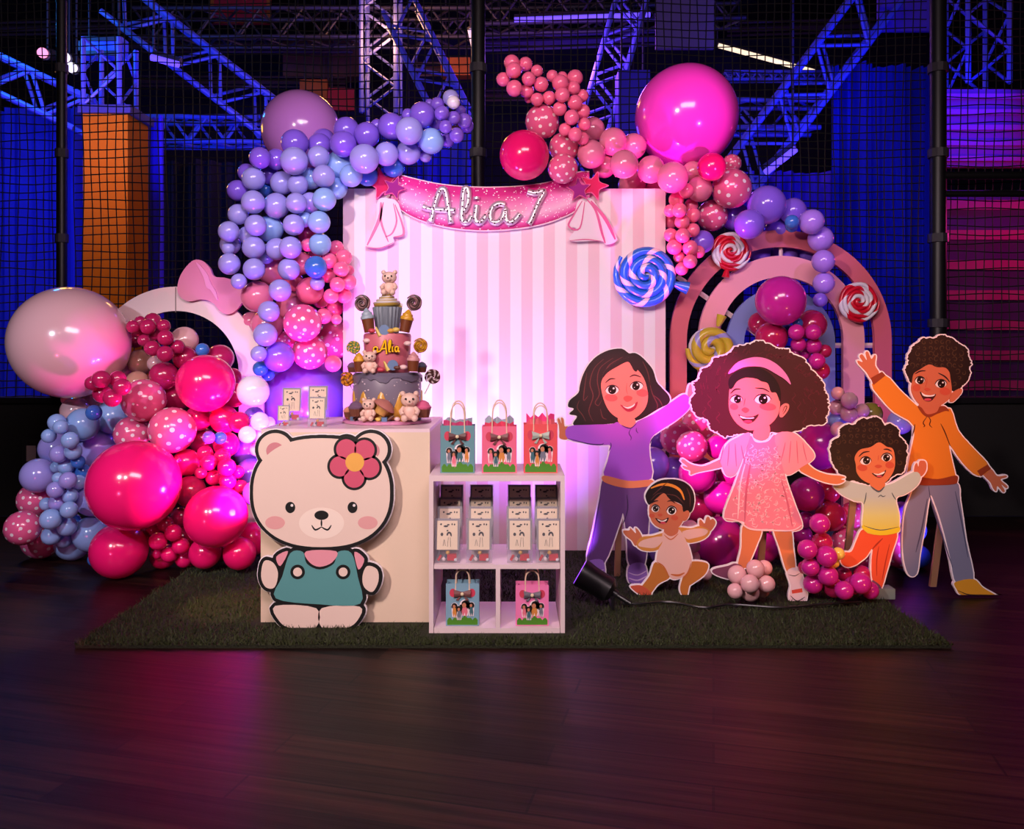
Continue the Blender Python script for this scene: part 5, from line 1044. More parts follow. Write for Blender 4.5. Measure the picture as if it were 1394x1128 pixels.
fo = f.shape('face', cm(J, [(490,320),(400,370),(345,410),(330,480),(320,560),(350,640),(400,700),(470,735),(560,720),(640,680),(690,630),(705,560),(690,440),(680,390),(640,350),(560,345)]), M_SK2, 5)
f.shape('ear', cm(J, [(700,600),(750,560),(795,550),(795,590),(720,670),(685,665)]), M_SK2, 5)
face(f, J, fo, [((400,470,45,35),(405,470,33)), ((600,502,52,38),(605,503,36))], [[(355,410),(400,383),(455,378)], [(575,400),(640,435),(683,485)]], [(440,550),(470,540),(505,555),(470,572)], [(465,440),(468,490),(450,535)], [(400,575),(440,605),(500,612),(555,600),(520,655),(480,670),(435,650)], [(415,585),(450,605),(500,612),(545,602),(520,622),(440,620)], [(370,540,38,34),(640,575,52,36)], M_BL2, M_BL2, (475,652,34,12))
f.lines('curl_print', curls(J, [(x, y) for x in range(330, 850, 58) for y in range(110, 330, 54)]+[(760, 380), (780, 450), (730, 500), (820, 400)], 26, rnd, hair=f.sil[0]), M_STR2, 2, h)
f.board(M_WHT, 1.8); f.prop(1290, M_EASEL)
# ---- plain animal board in dungarees (generic bear)
K = crop(330, 510, 3.133)
f = Fig('animal_cutout', 'cream animal shaped cutout board in teal dungarees leaning at the cream plinth', 'cutout', 3.40, (432, 858), 0.014)
M_CRM, M_BLK, M_TEAL = mat('bear_board_cream', (230, 204, 192), 0.5, bump=0.12, bscale=14), mat('bear_board_black', (14, 12, 14), 0.5), mat('bear_board_teal', (86, 148, 150), 0.5, bump=0.12, bscale=14)
Kx = 1/3.133
def kell(x, y, rx, ry, n=40, rot=0): return ell(*K(x, y), rx*Kx, ry*Kx, n, rot)
head = [(338+292*math.copysign(abs(math.cos(a))**0.85, math.cos(a)), 502+232*math.copysign(abs(math.sin(a))**0.85, math.sin(a))) for a in [2*PI*k/64 for k in range(64)]]
hd = f.shape('head', cm(K, head), M_CRM, 3, True, 0)
for x in (140, 548): f.sil.append(kell(x, 318, 72, 70)); er = f.multi('ear', [kell(x, 318, 72, 70)], M_CRM, 2); f.multi('inner_ear', [kell(x, 324, 38, 36)], mat('bear_ear_rose', (205, 130, 140), 0.5), 2.6, er)
f.lines('head_print', [(cm(K, head+head[:1]), 5.0)], M_BLK, 4, hd, 5) if False else None
mz = f.multi('muzzle', [kell(338, 632, 96, 66)], mat('bear_muzzle', (240, 220, 208), 0.5), 4, hd); f.multi('nose', [kell(338, 598, 30, 20)], M_BLK, 5, mz)
f.lines('mouth_print', [(cm(K, [(338,618),(338,645)]), 2.4), (cm(K, [(296,640),(312,660),(338,648)]), 2.4), (cm(K, [(380,640),(364,660),(338,648)]), 2.4)], M_BLK, 5, mz)
for x in (205, 470): ey = f.multi('eye', [kell(x, 565, 21, 24)], M_BLK, 4, hd); f.multi('glint_dot', [kell(x+7, 556, 6, 6, 12)], M_EYE, 5, ey)
for x in (140, 535): f.multi('blush_print', [kell(x, 630, 42, 28)], mat('bear_blush', (222, 160, 160), 0.5), 4, hd)
fl = []                                                                  # pink flower at the ear
for k in range(5): a = 2*PI*k/5-0.9; fl.append((480+66*math.cos(a), 372+66*math.sin(a)))
for x, y in fl: f.sil.append(kell(x, y, 50, 50))
f.multi('flower_edge', [kell(x, y, 54, 54) for x, y in fl], M_BLK, 4); pe = None
for x, y in fl: pe = f.multi('petal', [kell(x, y, 43, 43)], mat('bear_petal', (205, 82, 112), 0.5), 5)
f.multi('flower_center', [kell(480, 372, 40, 40)], mat('bear_petal_core', (232, 170, 80), 0.5), 6)
ov = f.shape('dungarees', cm(K, [(205,760),(258,755),(275,805),(330,830),(390,805),(408,755),(465,760),(492,860),(503,975),(330,978),(142,952),(170,860)]), M_TEAL, 2)
f.shape('shirt', cm(K, [(272,752),(400,752),(384,798),(330,818),(286,798)]), mat('bear_shirt', (226, 150, 165), 0.5), 3)
f.shape('sleeve', cm(K, [(145,775),(195,752),(162,815)]), mat('bear_shirt', (226, 150, 165), 0.5), 2); f.shape('sleeve', cm(K, [(478,755),(520,785),(495,830)]), mat('bear_shirt', (226, 150, 165), 0.5), 2)
f.shape('paw', cm(K, [(92,795),(130,800),(152,845),(138,905),(100,905),(80,860)]), M_CRM, 2); f.shape('paw', cm(K, [(532,815),(575,830),(580,880),(555,925),(520,905),(512,860)]), M_CRM, 2)
f.shape('leg', cm(K, [(140,985),(315,995),(312,1078),(210,1080),(158,1050)]), M_CRM, 2); f.shape('leg', cm(K, [(338,995),(500,988),(492,1045),(440,1080),(340,1078)]), M_CRM, 2)
for x in (236, 430): bt = f.multi('button', [kell(x, 840, 31, 31)], M_BLK, 3, ov); f.multi('button_face', [kell(x, 840, 19, 19)], M_CRM, 4, bt)
f.board(M_BLK, 4.6, 'outline_board', 0.016); f.board(M_WHT, 6.0, 'foam_board', 0.012, 0.006)
# ------------------------------------------------------------------ balloons
def unit_balloon(n, m):
    """sphere that narrows a little towards its neck (+y side)"""
    mb = MB().ball((0, 0, 0), 1.0, n, m); v = []
    for x, y, z in mb.v:
        k = 1-0.05*max(0.0, y)**2; v.append((x*k, y, z*k))
    mb.v = v; me = bpy.data.meshes.new('balloon'); me.from_pydata(mb.v, [], mb.f); me.polygons.foreach_set('use_smooth', [True]*len(me.polygons)); return me
def knot_mesh():
    mb = MB(); mb.tube([(0, 0.96, 0), (0, 1.0, 0), (0, 1.03, 0), (0, 1.06, 0), (0, 1.09, 0)], [0.10, 0.05, 0.075, 0.05, 0.09], 10)
    me = bpy.data.meshes.new('knot'); me.from_pydata(mb.v, [], mb.f); me.polygons.foreach_set('use_smooth', [True]*len(me.polygons)); return me
def dots_mesh():
    mb = MB(); N = 46; rr = random.Random(4)
    for i in range(N):
        z = 1-2*(i+0.5)/N; a = i*2.39996; q = Vector((math.sqrt(1-z*z)*math.cos(a), math.sqrt(1-z*z)*math.sin(a), z)); u = q.orthogonal().normalized(); v = q.cross(u); r = rr.choice((0.075, 0.10, 0.105, 0.06))
        vs = [q*1.004]+[(q+u*r*math.cos(2*PI*k/12)+v*r*math.sin(2*PI*k/12)).normalized()*1.0045 for k in range(12)]
        mb.add(vs, [(0, 1+k, 1+(k+1) % 12) for k in range(12)])
    me = bpy.data.meshes.new('dot_print'); me.from_pydata(mb.v, [], mb.f); me.polygons.foreach_set('use_smooth', [True]*len(me.polygons)); return me
M_DOT = mat('dot_white', (245, 225, 232), 0.3)
ME_S, ME_L, ME_K, ME_D = unit_balloon(28, 18), unit_balloon(64, 40), knot_mesh(), dots_mesh()
BC = {'PP': ((226, 172, 178), 'pale pink'), 'HP': ((232, 22, 108), 'fuchsia'), 'CH': ((172, 28, 84), 'cherry'), 'LB': ((146, 178, 234), 'light blue'), 'LV': ((160, 152, 228), 'lavender'), 'LP': ((170, 126, 234), 'light purple'), 'MV': ((190, 120, 200), 'mauve'), 'VI': ((130, 92, 216), 'violet'),
      'BL': ((62, 112, 200), 'mid blue'), 'DT': ((226, 92, 142), 'dotted pink'), 'TN': ((186, 132, 116), 'tan'), 'CP': ((244, 106, 150), 'coral pink'), 'PK': ((224, 118, 156), 'rose pink'), 'WH': ((236, 224, 246), 'lilac white'),
      'MG': ((186, 34, 142), 'magenta'), 'RD': ((200, 34, 62), 'red'), 'YE': ((232, 200, 92), 'yellow'), 'OL': ((132, 122, 50), 'olive'), 'GP': ((252, 66, 205), 'bright pink')}
M_BAL = {k: mat('latex_'+v[1].replace(' ', '_'), v[0], 0.17, coat=0.25, spec=0.5) for k, v in BC.items()}
MESHES = {}
def bal_mesh(k, big):
    if (k, big) not in MESHES:
        me = (ME_L if big else ME_S).copy(); me.name = 'balloon'; me.materials.append(M_BAL[k])
        if k == 'DT':
            o = bpy.data.objects.new('tmp', me); d = MB(); d.add([v.co[:] for v in ME_D.vertices], [tuple(p.vertices) for p in ME_D.polygons]); merge(o, d, M_DOT); me = o.data; bpy.data.objects.remove(o)
            me.polygons.foreach_set('use_smooth', [True]*len(me.polygons))
        MESHES[(k, big)] = me
    return MESHES[(k, big)]
KNOTS = {}
def knot_of(k):
    if k not in KNOTS: me = ME_K.copy(); me.materials.append(M_BAL[k]); KNOTS[k] = me
    return KNOTS[k]
PLACED = []
REST = {12,17,18,19,20,22,30,32,33,48,55,56,58,59,60,61,68,69,92,93,97,108,109,110,111,118,120,121,124,140,146,165,166,167,168,169,170,171,172,202,204,207,222,232,234,235,236,238,239,259,262,263,265,266,283,297,299,300,301,309,329,332,333,334,336,337,338,339,340,353,354,356,357,362,364,371,384,385,386,388,389,390,391,392,403,407,408,409}          # the balloons that show least, kept together as one stuff object
MASS = MB(); MKEYS = list(BC)
ORD = 'topmost second third fourth fifth sixth seventh eighth ninth tenth eleventh twelfth thirteenth fourteenth fifteenth sixteenth seventeenth eighteenth nineteenth twentieth'.split()
BDX0, BDX1, BDZ = P(467, 0, YB).x, P(906, 0, YB).x, P(0, 257, YB).z
def clear_y(p, r, Y):
    """keeps a balloon out of the backdrop, arches, plinth and cutouts"""
    for x0, x1, z0, z1, y0, y1 in ((BDX0, BDX1, 0, BDZ, YB, YB+0.07), ):
        if p.x+r > x0 and p.x-r < x1 and p.z-r < z1 and y0-r < Y < y1+r: return (y0-r-0.004, y1+r+0.004)
    return None
def cluster(phrase, group, cr, Y0, items, ymax=0.8, step=0.045, tol=1.0, floor=0.0):
    rows = []
    s = cr[2] if len(cr) > 2 else 6.965
    for k, it in enumerate(sorted(range(len(items)), key=lambda i: (items[i][4] if len(items[i]) > 4 else 0, i))):
        X, Y_, R, col = items[it][:4]; tier = items[it][4] if len(items[it]) > 4 else 0
        px, py, rp = cr[0]+X/s, cr[1]+Y_/s, R/s
        Yb = items[it][5] if len(items[it]) > 5 else Y0+tier*step; best = None
        for n in range(0, 130):
            Y = Yb+(n*0.008 if n <= 95 else -(n-95)*0.008)
            p = P(px, py, Y); r = rp*Y/FPX
            b = clear_y(p, r, Y)
            if b: Y = b[1] if (tier >= 2 or len(items[it]) > 5) else b[0]; p = P(px, py, Y); r = rp*Y/FPX
            fl = MATZ+0.024 if abs(p.x) < 1.73 and Y-r < 4.95 else 0.0
            if p.z < r+fl: p.z = r+fl
            w = max([tol*(r+rq)-(q-p).length for q, rq in PLACED]+[0.0])
            if best is None or w < best[0]-1e-5: best = (w, p, r)
            if w <= 0.0: break
        _, p, r = best
        PLACED.append((p, r)); rows.append((px, py, rp, col, p, r, len(PLACED)-1))
    size = lambda rp: 'tiny' if rp < 8.2 else 'small' if rp < 13 else 'medium' if rp < 25 else 'large' if rp < 50 else 'giant'
    by = {}
    for row in rows: by.setdefault((size(row[2]), row[3]), []).append(row)
    for (sz, col), l in by.items():
        l.sort(key=lambda r: (r[1], r[0]))
        for i, (px, py, rp, _, p, r, ix) in enumerate(l):
            if ix in REST: MASS.add([p+v.co*r for v in ME_S.vertices], [tuple(q.vertices) for q in ME_S.polygons], MKEYS.index(col)); continue
            cn = BC[col][1]; d = col == 'DT'
            lab = f'{sz} {cn} balloon {phrase}' if len(l) == 1 else f'{ORD[min(i, 19)]}{" highest" if i else ""} {sz} {cn} balloon {phrase}'
            o = bpy.data.objects.new('polka_dot_balloon' if d else 'balloon', bal_mesh(col, rp > 25)); COL.objects.link(o); o.location = p; o.scale = (r, r, r)
            rr = random.Random(int(px*7+py*13)); o.rotation_euler = (rr.uniform(-0.9, 0.9), rr.uniform(-0.5, 0.5), rr.uniform(-0.9, 0.9))
            tag(o, lab, 'balloon', group)
            if rp > 9: q = bpy.data.objects.new('knot', knot_of(col)); COL.objects.link(q); q.parent = o
# floor mound at the outer side
cluster('of the floor mound by the animal cutout', 'floor mound balloons', (0, 0, 1), 4.14, [
    (95.8, 465.7, 76, 'PP', 0, 4.38), (162, 749, 37.5, 'HP', 0, 4.20), (183, 660, 61, 'HP', 0, 4.06), (294, 703, 42, 'HP', 0, 4.14), (280, 521.5, 39, 'HP', 0, 4.30)])
cluster('at the mound foot by the animal cutout', 'fuchsia mound balloons', (160, 640), 4.20, [
    (530, 590, 80, 'HP'), (385, 670, 85, 'HP'), (600, 715, 80, 'HP'), (490, 795, 77, 'HP'), (630, 840, 82, 'HP'), (455, 510, 78, 'CH', 1), (380, 790, 50, 'HP', 1), (430, 870, 122, 'HP', 1), (830, 800, 150, 'HP', 1), (1160, 850, 155, 'HP'), (1270, 650, 160, 'HP', 1),
    (600, 440, 95, 'CH', 2), (340, 560, 70, 'CH', 2), (260, 630, 110, 'CH', 3), (620, 640, 115, 'CH', 2), (710, 900, 100, 'HP', 2), (970, 840, 110, 'CH', 2), (690, 200, 150, 'CH', 2)])
cluster('in the fuchsia clump above the mound foot', 'fuchsia clump balloons', (160, 530), 4.22, [
    (865, 690, 78, 'HP'), (1035, 735, 85, 'HP'), (830, 605, 75, 'HP', 1), (990, 640, 78, 'HP', 1), (790, 790, 58, 'CH', 1), (910, 835, 75, 'HP', 1), (1045, 870, 80, 'HP', 1), (1140, 780, 62, 'HP', 2), (1170, 920, 65, 'HP', 2), (1200, 1010, 50, 'HP', 2), (1125, 945, 60, 'HP', 2)])
cluster('in the upper middle of the floor mound', 'upper mound balloons', (160, 530), 4.22, [
    (520, 383, 218, 'DT'), (248, 105, 203, 'DT', 1), (140, 420, 168, 'DT', 1), (865, 455, 60, 'VI', 0), (975, 458, 60, 'BL', 0), (1010, 280, 135, 'HP', 1), (655, 690, 128, 'HP', 1), (1030, 520, 122, 'HP', 1), (545, 80, 140, 'CH', 2), (770, 270, 125, 'HP', 2), (1155, 310, 100, 'HP', 2), (800, 480, 125, 'CH', 2), (1100, 50, 120, 'HP', 2), (440, -130, 135, 'CH', 1), (1090, -120, 85, 'CH', 3)])
cluster('in the clump inside the pale ring arch', 'cherry clump balloons', (160, 400), 4.34, [
    (452, 567, 77, 'CH'), (330, 515, 75, 'CH'), (455, 415, 76, 'CH'), (290, 310, 75, 'CH', 1), (570, 500, 67, 'CH', 1), (440, 303, 62, 'CH', 1), (350, 378, 70, 'CH', 1), (250, 440, 58, 'CH', 1), (150, 310, 64, 'CH', 1), (170, 435, 76, 'CH', 2), (215, 350, 56, 'CH', 2), (215, 262, 54, 'CH', 2), (335, 258, 80, 'CH', 2),
    (635, 440, 130, 'PP', 3), (640, 605, 115, 'CH', 2), (805, 530, 64, 'BL', 3), (970, 610, 132, 'CH', 3), (220, 645, 122, 'TN', 2), (360, 660, 76, 'PP', 3), (190, 840, 110, 'TN', 2), (60, 690, 105, 'PP', 3)])
cluster('in the clump under the giant pale pink balloon', 'lower cherry balloons', (0, 380), 3.98, [
    (960, 948, 85, 'CH'), (1158, 1020, 82, 'CH'), (1065, 1125, 85, 'CH'), (1117, 945, 78, 'CH', 1), (880, 985, 72, 'CH', 1), (970, 1085, 88, 'CH', 1)])
cluster('in the blue cascade of the floor mound', 'blue cascade balloons', (0, 530), 4.24, [
    (645, 860, 80, 'LV'), (665, 480, 80, 'LB'), (695, 585, 80, 'LB'), (560, 610, 84, 'LV'), (625, 730, 75, 'LB'), (525, 950, 78, 'LV'), (665, 1008, 72, 'LB'), (545, 1070, 82, 'LV'), (655, 1140, 80, 'LB'), (480, 1230, 98, 'LB'), (635, 1297, 92, 'LB'), (485, 1385, 88, 'LB'), (600, 1430, 74, 'LB', 1),
    (575, 355, 68, 'LB'), (540, 312, 82, 'LB', 1), (465, 440, 68, 'LB', 1), (535, 735, 56, 'LB', 1), (550, 840, 55, 'LB', 1), (740, 685, 64, 'BL', 1), (780, 780, 80, 'BL', 1), (745, 880, 70, 'LB', 1), (440, 1085, 62, 'LB', 1),
    (790, 330, 155, 'LB', 1), (1070, 260, 160, 'LB', 1), (920, 565, 186, 'LV', 1), (530, 560, 155, 'LV', 2), (365, 815, 162, 'LV', 1), (890, 1022, 178, 'LV', 1), (865, 1370, 168, 'LB', 1), (690, 1555, 165, 'LB', 1), (890, 220, 74, 'BL', 1), (715, 205, 135, 'PP', 2), (860, 120, 85, 'PP', 2), (640, 90, 60, 'PP', 2), (690, 1240, 70, 'BL', 2), (900, 1610, 66, 'BL', 2)])
cluster('at the outer foot of the blue cascade', 'dotted foot balloons', (0, 640), 4.30, [(215, 545, 162, 'DT'), (390, 745, 178, 'DT'), (330, 280, 158, 'DT', 1)])
cluster('in the lilac clump lit behind the animal cutout', 'lilac clump balloons', (300, 500), 4.22, [
    (310, 225, 152, 'WH'), (375, 510, 88, 'WH'), (255, 635, 82, 'WH'), (405, 655, 82, 'WH'), (320, 470, 98, 'VI', 1), (390, 590, 80, 'WH', 1), (350, 770, 70, 'WH', 1), (255, 790, 145, 'VI', 1), (290, 1010, 150, 'VI', 1), (460, 525, 60, 'WH', 1), (330, 1190, 120, 'VI', 1)])
cluster('behind the favour packs on the plinth', 'giant violet balloons', (0, 0, 1), 4.44, [(418, 541, 59, 'VI')])
# lavender garland and its strings over the backdrop corner
cluster('of the lavender garland above the star bow', 'lavender garland balloons', (290, 110), 4.46, [
    (770, 760, 132, 'LV'), (1000, 720, 105, 'LV'), (1050, 905, 108, 'LV'), (805, 985, 98, 'LV'), (445, 730, 102, 'VI'), (385, 930, 110, 'LV'), (655, 970, 112, 'LV', 1), (775, 590, 130, 'VI', 1), (1010, 610, 112, 'VI', 1), (1235, 600, 125, 'VI', 1), (1195, 795, 130, 'LB', 1), (600, 745, 100, 'VI', 1), (235, 1040, 100, 'VI', 1), (320, 870, 85, 'VI', 2),
    (530, 890, 90, 'VI', 2), (500, 1030, 72, 'BL', 2), (925, 925, 105, 'LB', 2), (1310, 900, 108, 'LB', 2), (1170, 1020, 104, 'LB', 2), (1050, 565, 110, 'VI', 2), (1265, 465, 122, 'VI', 2)])
cluster('behind the lavender garland', 'giant lavender balloons', (0, 0, 1), 4.66, [(410, 177, 53, 'MV', 0, 4.68)])
cluster('at the reaching arm of the lavender garland', 'lavender arm balloons', (450, 110), 4.44, [
    (745, 475, 130, 'LV'), (320, 740, 140, 'LV'), (530, 695, 114, 'LV', 1), (740, 678, 116, 'LV', 1), (955, 570, 122, 'LB'), (575, 430, 126, 'VI', 1), (345, 512, 120, 'VI', 1), (870, 322, 122, 'VI', 1), (1055, 305, 70, 'VI'), (1165, 205, 62, 'WH'), (1090, 435, 62, 'VI'), (1015, 222, 66, 'VI', 1), (1140, 160, 76, 'LV', 1), (1170, 352, 66, 'VI', 1), (1270, 380, 72, 'VI', 1), (1195, 515, 72, 'VI', 1), (1110, 566, 64, 'VI', 1),
    (1235, 285, 50, 'VI', 2), (1295, 430, 62, 'VI', 2), (940, 215, 44, 'VI', 2), (735, 325, 62, 'VI', 2), (440, 425, 62, 'VI', 2), (900, 712, 60, 'LV', 2), (1010, 400, 66, 'VI', 2), (600, 820, 100, 'BL', 3), (350, 900, 100, 'BL', 3)])
cluster('on the hanging lavender balloon strings', 'lavender string balloons', (290, 250), 4.44, [
    (380, 175, 112, 'LV'), (790, 185, 100, 'LV'), (1055, 150, 112, 'LB'), (405, 395, 103, 'LV'), (765, 390, 102, 'LV'), (1005, 365, 108, 'LB'), (385, 605, 108, 'LV'), (735, 605, 106, 'LV'), (1015, 575, 106, 'LB'), (390, 810, 105, 'LV'), (720, 810, 105, 'LV'), (975, 790, 107, 'BL'), (150, 455, 100, 'LV'), (155, 760, 103, 'LV'), (635, 1010, 107, 'LV'), (245, 925, 75, 'LV'), (990, 940, 70, 'LV'), (145, 615, 62, 'LV'),
    (600, 210, 122, 'LV', 1), (240, 290, 98, 'LV', 1), (540, 430, 128, 'LB', 1), (605, 620, 106, 'LV', 1), (920, 180, 98, 'LV', 2), (870, 340, 74, 'LB', 2), (330, 490, 90, 'LV', 2), (165, 575, 98, 'LV', 2), (500, 665, 95, 'LB', 2), (530, 1212, 103, 'LV'), (497, 1430, 113, 'LV'), (434, 1610, 76, 'LV'), (624, 1640, 146, 'VI', 1), (450, 1752, 72, 'BL', 1), (520, 1805, 64, 'BL', 1)])
# rose pile behind the strings, coral spray at the backdrop edge
cluster('in the rose pile behind the strings', 'rose pile balloons', (330, 380), 4.54, [
    (570, 415, 180, 'DT'), (880, 570, 182, 'DT'), (640, 690, 166, 'DT', 1), (140, 165, 150, 'PK', 1), (235, 430, 152, 'PK', 1), (470, 270, 155, 'PK', 1), (640, 110, 130, 'CP', 2), (410, 600, 112, 'DT', 2), (80, 400, 92, 'PK', 3), (290, -80, 142, 'PK', 2), (560, -150, 110, 'PK', 2), (620, -420, 90, 'CH', 2), (490, 25, 92, 'CP', 2), (940, 800, 130, 'PK', 3), (860, 800, 80, 'CP', 2)])
cluster('in the coral clump at the backdrop edge', 'coral clump balloons', (290, 250), 4.52, [
    (1180, 955, 72, 'CP'), (1120, 1065, 73, 'CP'), (1215, 810, 75, 'CP'), (1100, 730, 76, 'CP'), (1240, 700, 80, 'CP', 1), (1170, 610, 74, 'CP', 1), (1285, 930, 76, 'CP', 1), (1240, 1060, 74, 'CP', 1), (1020, 1100, 80, 'CP', 1), (1155, 1180, 82, 'CP', 1), (1050, 1255, 76, 'CP'), (900, 580, 64, 'CP', 1), (835, 580, 50, 'CP', 1), (1290, 820, 50, 'CP', 2), (1090, 870, 70, 'CP', 2), (960, 690, 66, 'CP', 2), (1170, 1285, 50, 'CP', 2)])
# coral spray and pink garland over the other backdrop corner
cluster('in the coral spray above the banner end', 'coral spray balloons', (670, 70), 4.50, [
    (205, 180, 76, 'CP'), (347, 260, 66, 'CP'), (465, 312, 70, 'CP'), (210, 350, 77, 'CP'), (665, 412, 71, 'CP'), (640, 543, 67, 'CP'), (755, 625, 72, 'CP'), (786, 787, 67, 'CP'), (105, 265, 66, 'CP', 1), (185, 105, 74, 'CP', 1), (315, 120, 67, 'CP', 1), (330, 375, 67, 'CP', 1), (425, 455, 62, 'CP', 1), (540, 440, 64, 'CP', 1), (645, 300, 78, 'CP', 1), (770, 345, 65, 'CP', 1), (785, 485, 72, 'CP', 1), (690, 740, 60, 'CP', 1), (875, 690, 62, 'CP', 1), (855, 825, 62, 'CP', 1), (785, 250, 76, 'CP', 2), (425, 185, 58, 'CP', 2), (570, 232, 56, 'CP', 2), (855, 420, 60, 'CP', 2), (860, 570, 70, 'CP', 2), (665, 240, 50, 'CP', 2), (345, 450, 40, 'CP', 2)])
cluster('of the pink garland over the banner end', 'pink garland balloons', (670, 70), 4.54, [
    (305, 985, 235, 'HP'), (475, 665, 162, 'DT'), (680, 910, 142, 'DT', 1), (670, 1110, 142, 'DT', 1), (940, 975, 134, 'PK'), (1250, 1070, 136, 'PK'), (1145, 855, 132, 'PK', 1), (950, 740, 118, 'PK', 2), (1340, 900, 122, 'PK', 2), (1060, 1090, 112, 'PK', 2), (1506, 1120, 132, 'PK', 1), (1711, 1195, 148, 'PK'), (2080, 1095, 135, 'HP', 1), (1900, 1140, 100, 'PK', 2), (1966, 1305, 122, 'PK', 1), (1326, 1265, 132, 'PK', 2), (1560, 1310, 105, 'PK', 2)], )
cluster('on top of the pink garland', 'giant pink balloons', (0, 0, 1), 4.56, [(934, 159, 69.5, 'GP', 0, 4.56)])
cluster('in the coral tail beside the rainbow arch', 'coral tail balloons', (890, 210), 4.56, [
    (310, 345, 72, 'CP'), (215, 430, 74, 'CP'), (245, 530, 70, 'CP'), (270, 640, 72, 'CP'), (375, 578, 70, 'CP'), (275, 770, 71, 'CP'), (345, 885, 73, 'CP'), (345, 1015, 67, 'CP'), (195, 880, 73, 'CP', 1), (160, 640, 66, 'CP', 1), (160, 765, 66, 'CP', 1), (370, 718, 67, 'CP', 1), (355, 485, 66, 'CP', 1), (155, 535, 60, 'CP', 2), (425, 925, 60, 'CP', 2), (240, 975, 56, 'CP', 2), (265, 1085, 62, 'CP', 1)])
cluster('of the violet garland over the rainbow arch', 'violet garland balloons', (890, 210), 4.60, [
    (735, 325, 188, 'DT'), (555, 580, 148, 'DT'), (905, 665, 142, 'VI'), (1070, 480, 182, 'VI', 1), (1320, 540, 126, 'VI', 1), (1165, 725, 122, 'VI', 1), (1310, 640, 66, 'BL', 0), (1310, 680, 60, 'BL', 1), (770, 590, 135, 'VI', 2), (460, 830, 110, 'VI', 2), (740, 90, 90, 'DT', 2)])
cluster('of the violet string hanging over the rainbow arch', 'violet string balloons', (1000, 250), 4.62, [
    (730, 360, 118, 'LP'), (815, 525, 120, 'LP'), (840, 735, 108, 'LP'), (845, 942, 102, 'LP'), (812, 1102, 68, 'VI'), (470, 660, 125, 'VI', 3, 5.0), (240, 650, 105, 'VI', 3, 5.0), (690, 660, 105, 'VI', 3, 5.0)])
cluster('inside the rainbow arch', 'balloons inside the rainbow arch', (1000, 360), 4.50, [
    (437, 345, 236, 'MG'), (585, 640, 76, 'MG'), (745, 640, 76, 'MG'), (605, 755, 72, 'MG'), (747, 770, 78, 'MG'), (780, 915, 78, 'MG'), (855, 820, 64, 'CH', 1), (815, 1005, 86, 'CH', 1), (670, 850, 50, 'MG', 1), (730, 570, 142, 'CH', 1), (350, 690, 152, 'CH', 1), (240, 560, 112, 'CH', 2), (600, 555, 48, 'BL', 1), (500, 620, 58, 'BL', 1), (590, 840, 85, 'MG', 1)])
# mound behind the children
cluster('right behind the baby cutout', 'pale balloons behind the baby', (860, 560), 3.98, [(555, 1105, 78, 'PP'), (580, 1266, 72, 'PP', 1), (580, 1381, 68, 'PP', 1), (600, 1651, 68, 'PP'), (700, 1591, 62, 'PP', 1)])
cluster('behind the baby cutout and pink dress', 'children mound balloons', (860, 560), 4.22, [
    (570, 330, 148, 'DT'), (620, 592, 176, 'MG'), (840, 815, 160, 'MG'), (840, 1240, 242, 'MG'), (430, 250, 162, 'DT', 1), (640, 110, 165, 'DT', 1), (820, 340, 115, 'MG', 1), (190, 500, 168, 'VI', 1), (400, 560, 135, 'VI', 2), (235, 270, 100, 'VI', 2), (900, 610, 120, 'MG', 2), (660, 900, 155, 'CH', 2), (300, 1300, 150, 'LV', 2), (150, 1150, 150, 'LV', 3), (100, 1420, 110, 'LV', 2), (1240, 1290, 150, 'MG', 2), (1420, 1330, 150, 'CH', 2)])
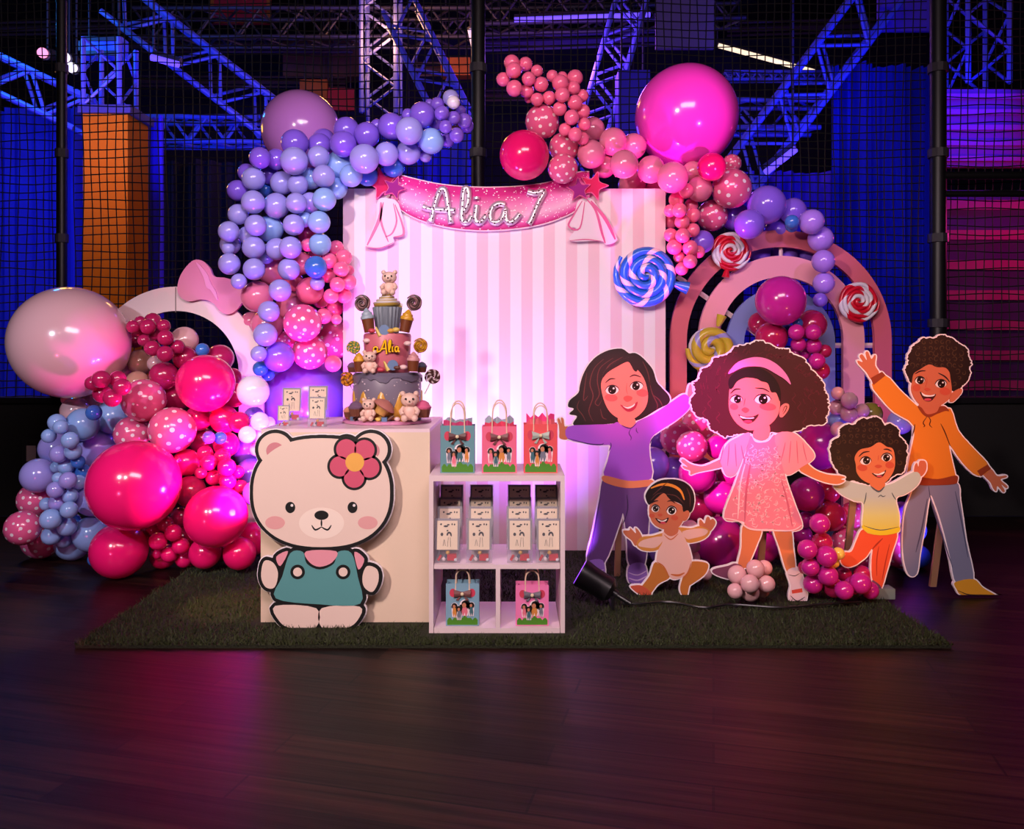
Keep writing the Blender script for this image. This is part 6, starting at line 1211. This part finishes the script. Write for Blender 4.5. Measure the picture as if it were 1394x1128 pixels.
cluster('in the clump at the pink dress girl', 'pale clump balloons', (860, 680), 3.625, [
    (1120, 795, 88, 'PP'), (1000, 712, 90, 'PP', 1), (1172, 655, 86, 'PP', 1), (1278, 797, 80, 'PP', 1), (1122, 888, 88, 'PP', 1), (980, 865, 74, 'PP', 1), (1240, 862, 64, 'PP', 1), (1258, 645, 74, 'PP', 1)], 0.09, 0.012)
cluster('in the clump above the small child cutout', 'upper pale clump balloons', (1060, 520), 4.30, [
    (670, 172, 78, 'PP'), (665, 300, 80, 'PP'), (790, 270, 68, 'PP'), (545, 240, 70, 'PP'), (560, 105, 62, 'PP', 1), (570, 450, 76, 'PP', 1), (580, 365, 100, 'LB', 1), (870, 300, 110, 'OL', 2), (1150, 380, 115, 'LV', 2), (380, 600, 230, 'MG', 1)])
cluster('in the mound beside the small child cutout', 'red lit mound balloons', (1060, 660), 4.16, [
    (265, 85, 162, 'MG'), (490, 295, 142, 'RD', 1), (470, 60, 112, 'RD', 1), (700, 285, 122, 'DT', 1), (640, 545, 142, 'DT', 1), (255, 330, 78, 'MG', 1), (230, 475, 88, 'MG', 1), (1150, 620, 168, 'DT', 1), (1270, 420, 125, 'BL', 2), (1170, 260, 105, 'VI', 2), (1200, 885, 112, 'LV', 1), (1320, 780, 112, 'BL', 2), (1060, 910, 92, 'PP', 2), (250, 620, 120, 'CH', 3), (430, -130, 140, 'RD', 2), (850, 830, 100, 'CH', 3), (60, 720, 150, 'CH', 3)])
cluster('in the berry clump at small child feet', 'berry clump balloons', (1060, 660), 3.655, [
    (272, 608, 92, 'MG'), (455, 675, 98, 'MG'), (300, 775, 86, 'MG'), (465, 855, 96, 'MG'), (325, 937, 91, 'MG'), (620, 998, 88, 'MG'), (775, 930, 101, 'MG'), (390, 365, 96, 'MG', 1), (412, 545, 98, 'CH', 1), (865, 1025, 83, 'MG', 1), (705, 1075, 84, 'MG', 1), (518, 1025, 96, 'CH', 1), (245, 782, 62, 'CH', 2), (620, 850, 74, 'CH', 1), (795, 845, 82, 'CH', 1), (565, 650, 60, 'YE', 1), (530, 740, 44, 'YE', 1)], 0.10, 0.012)

if REST:
    o = MASS.build('balloon_mass', [M_BAL[k] for k in MKEYS], None, True)
    tag(o, 'remaining small balloons half hidden between the larger ones of all the garlands', 'balloons', None, 'stuff')
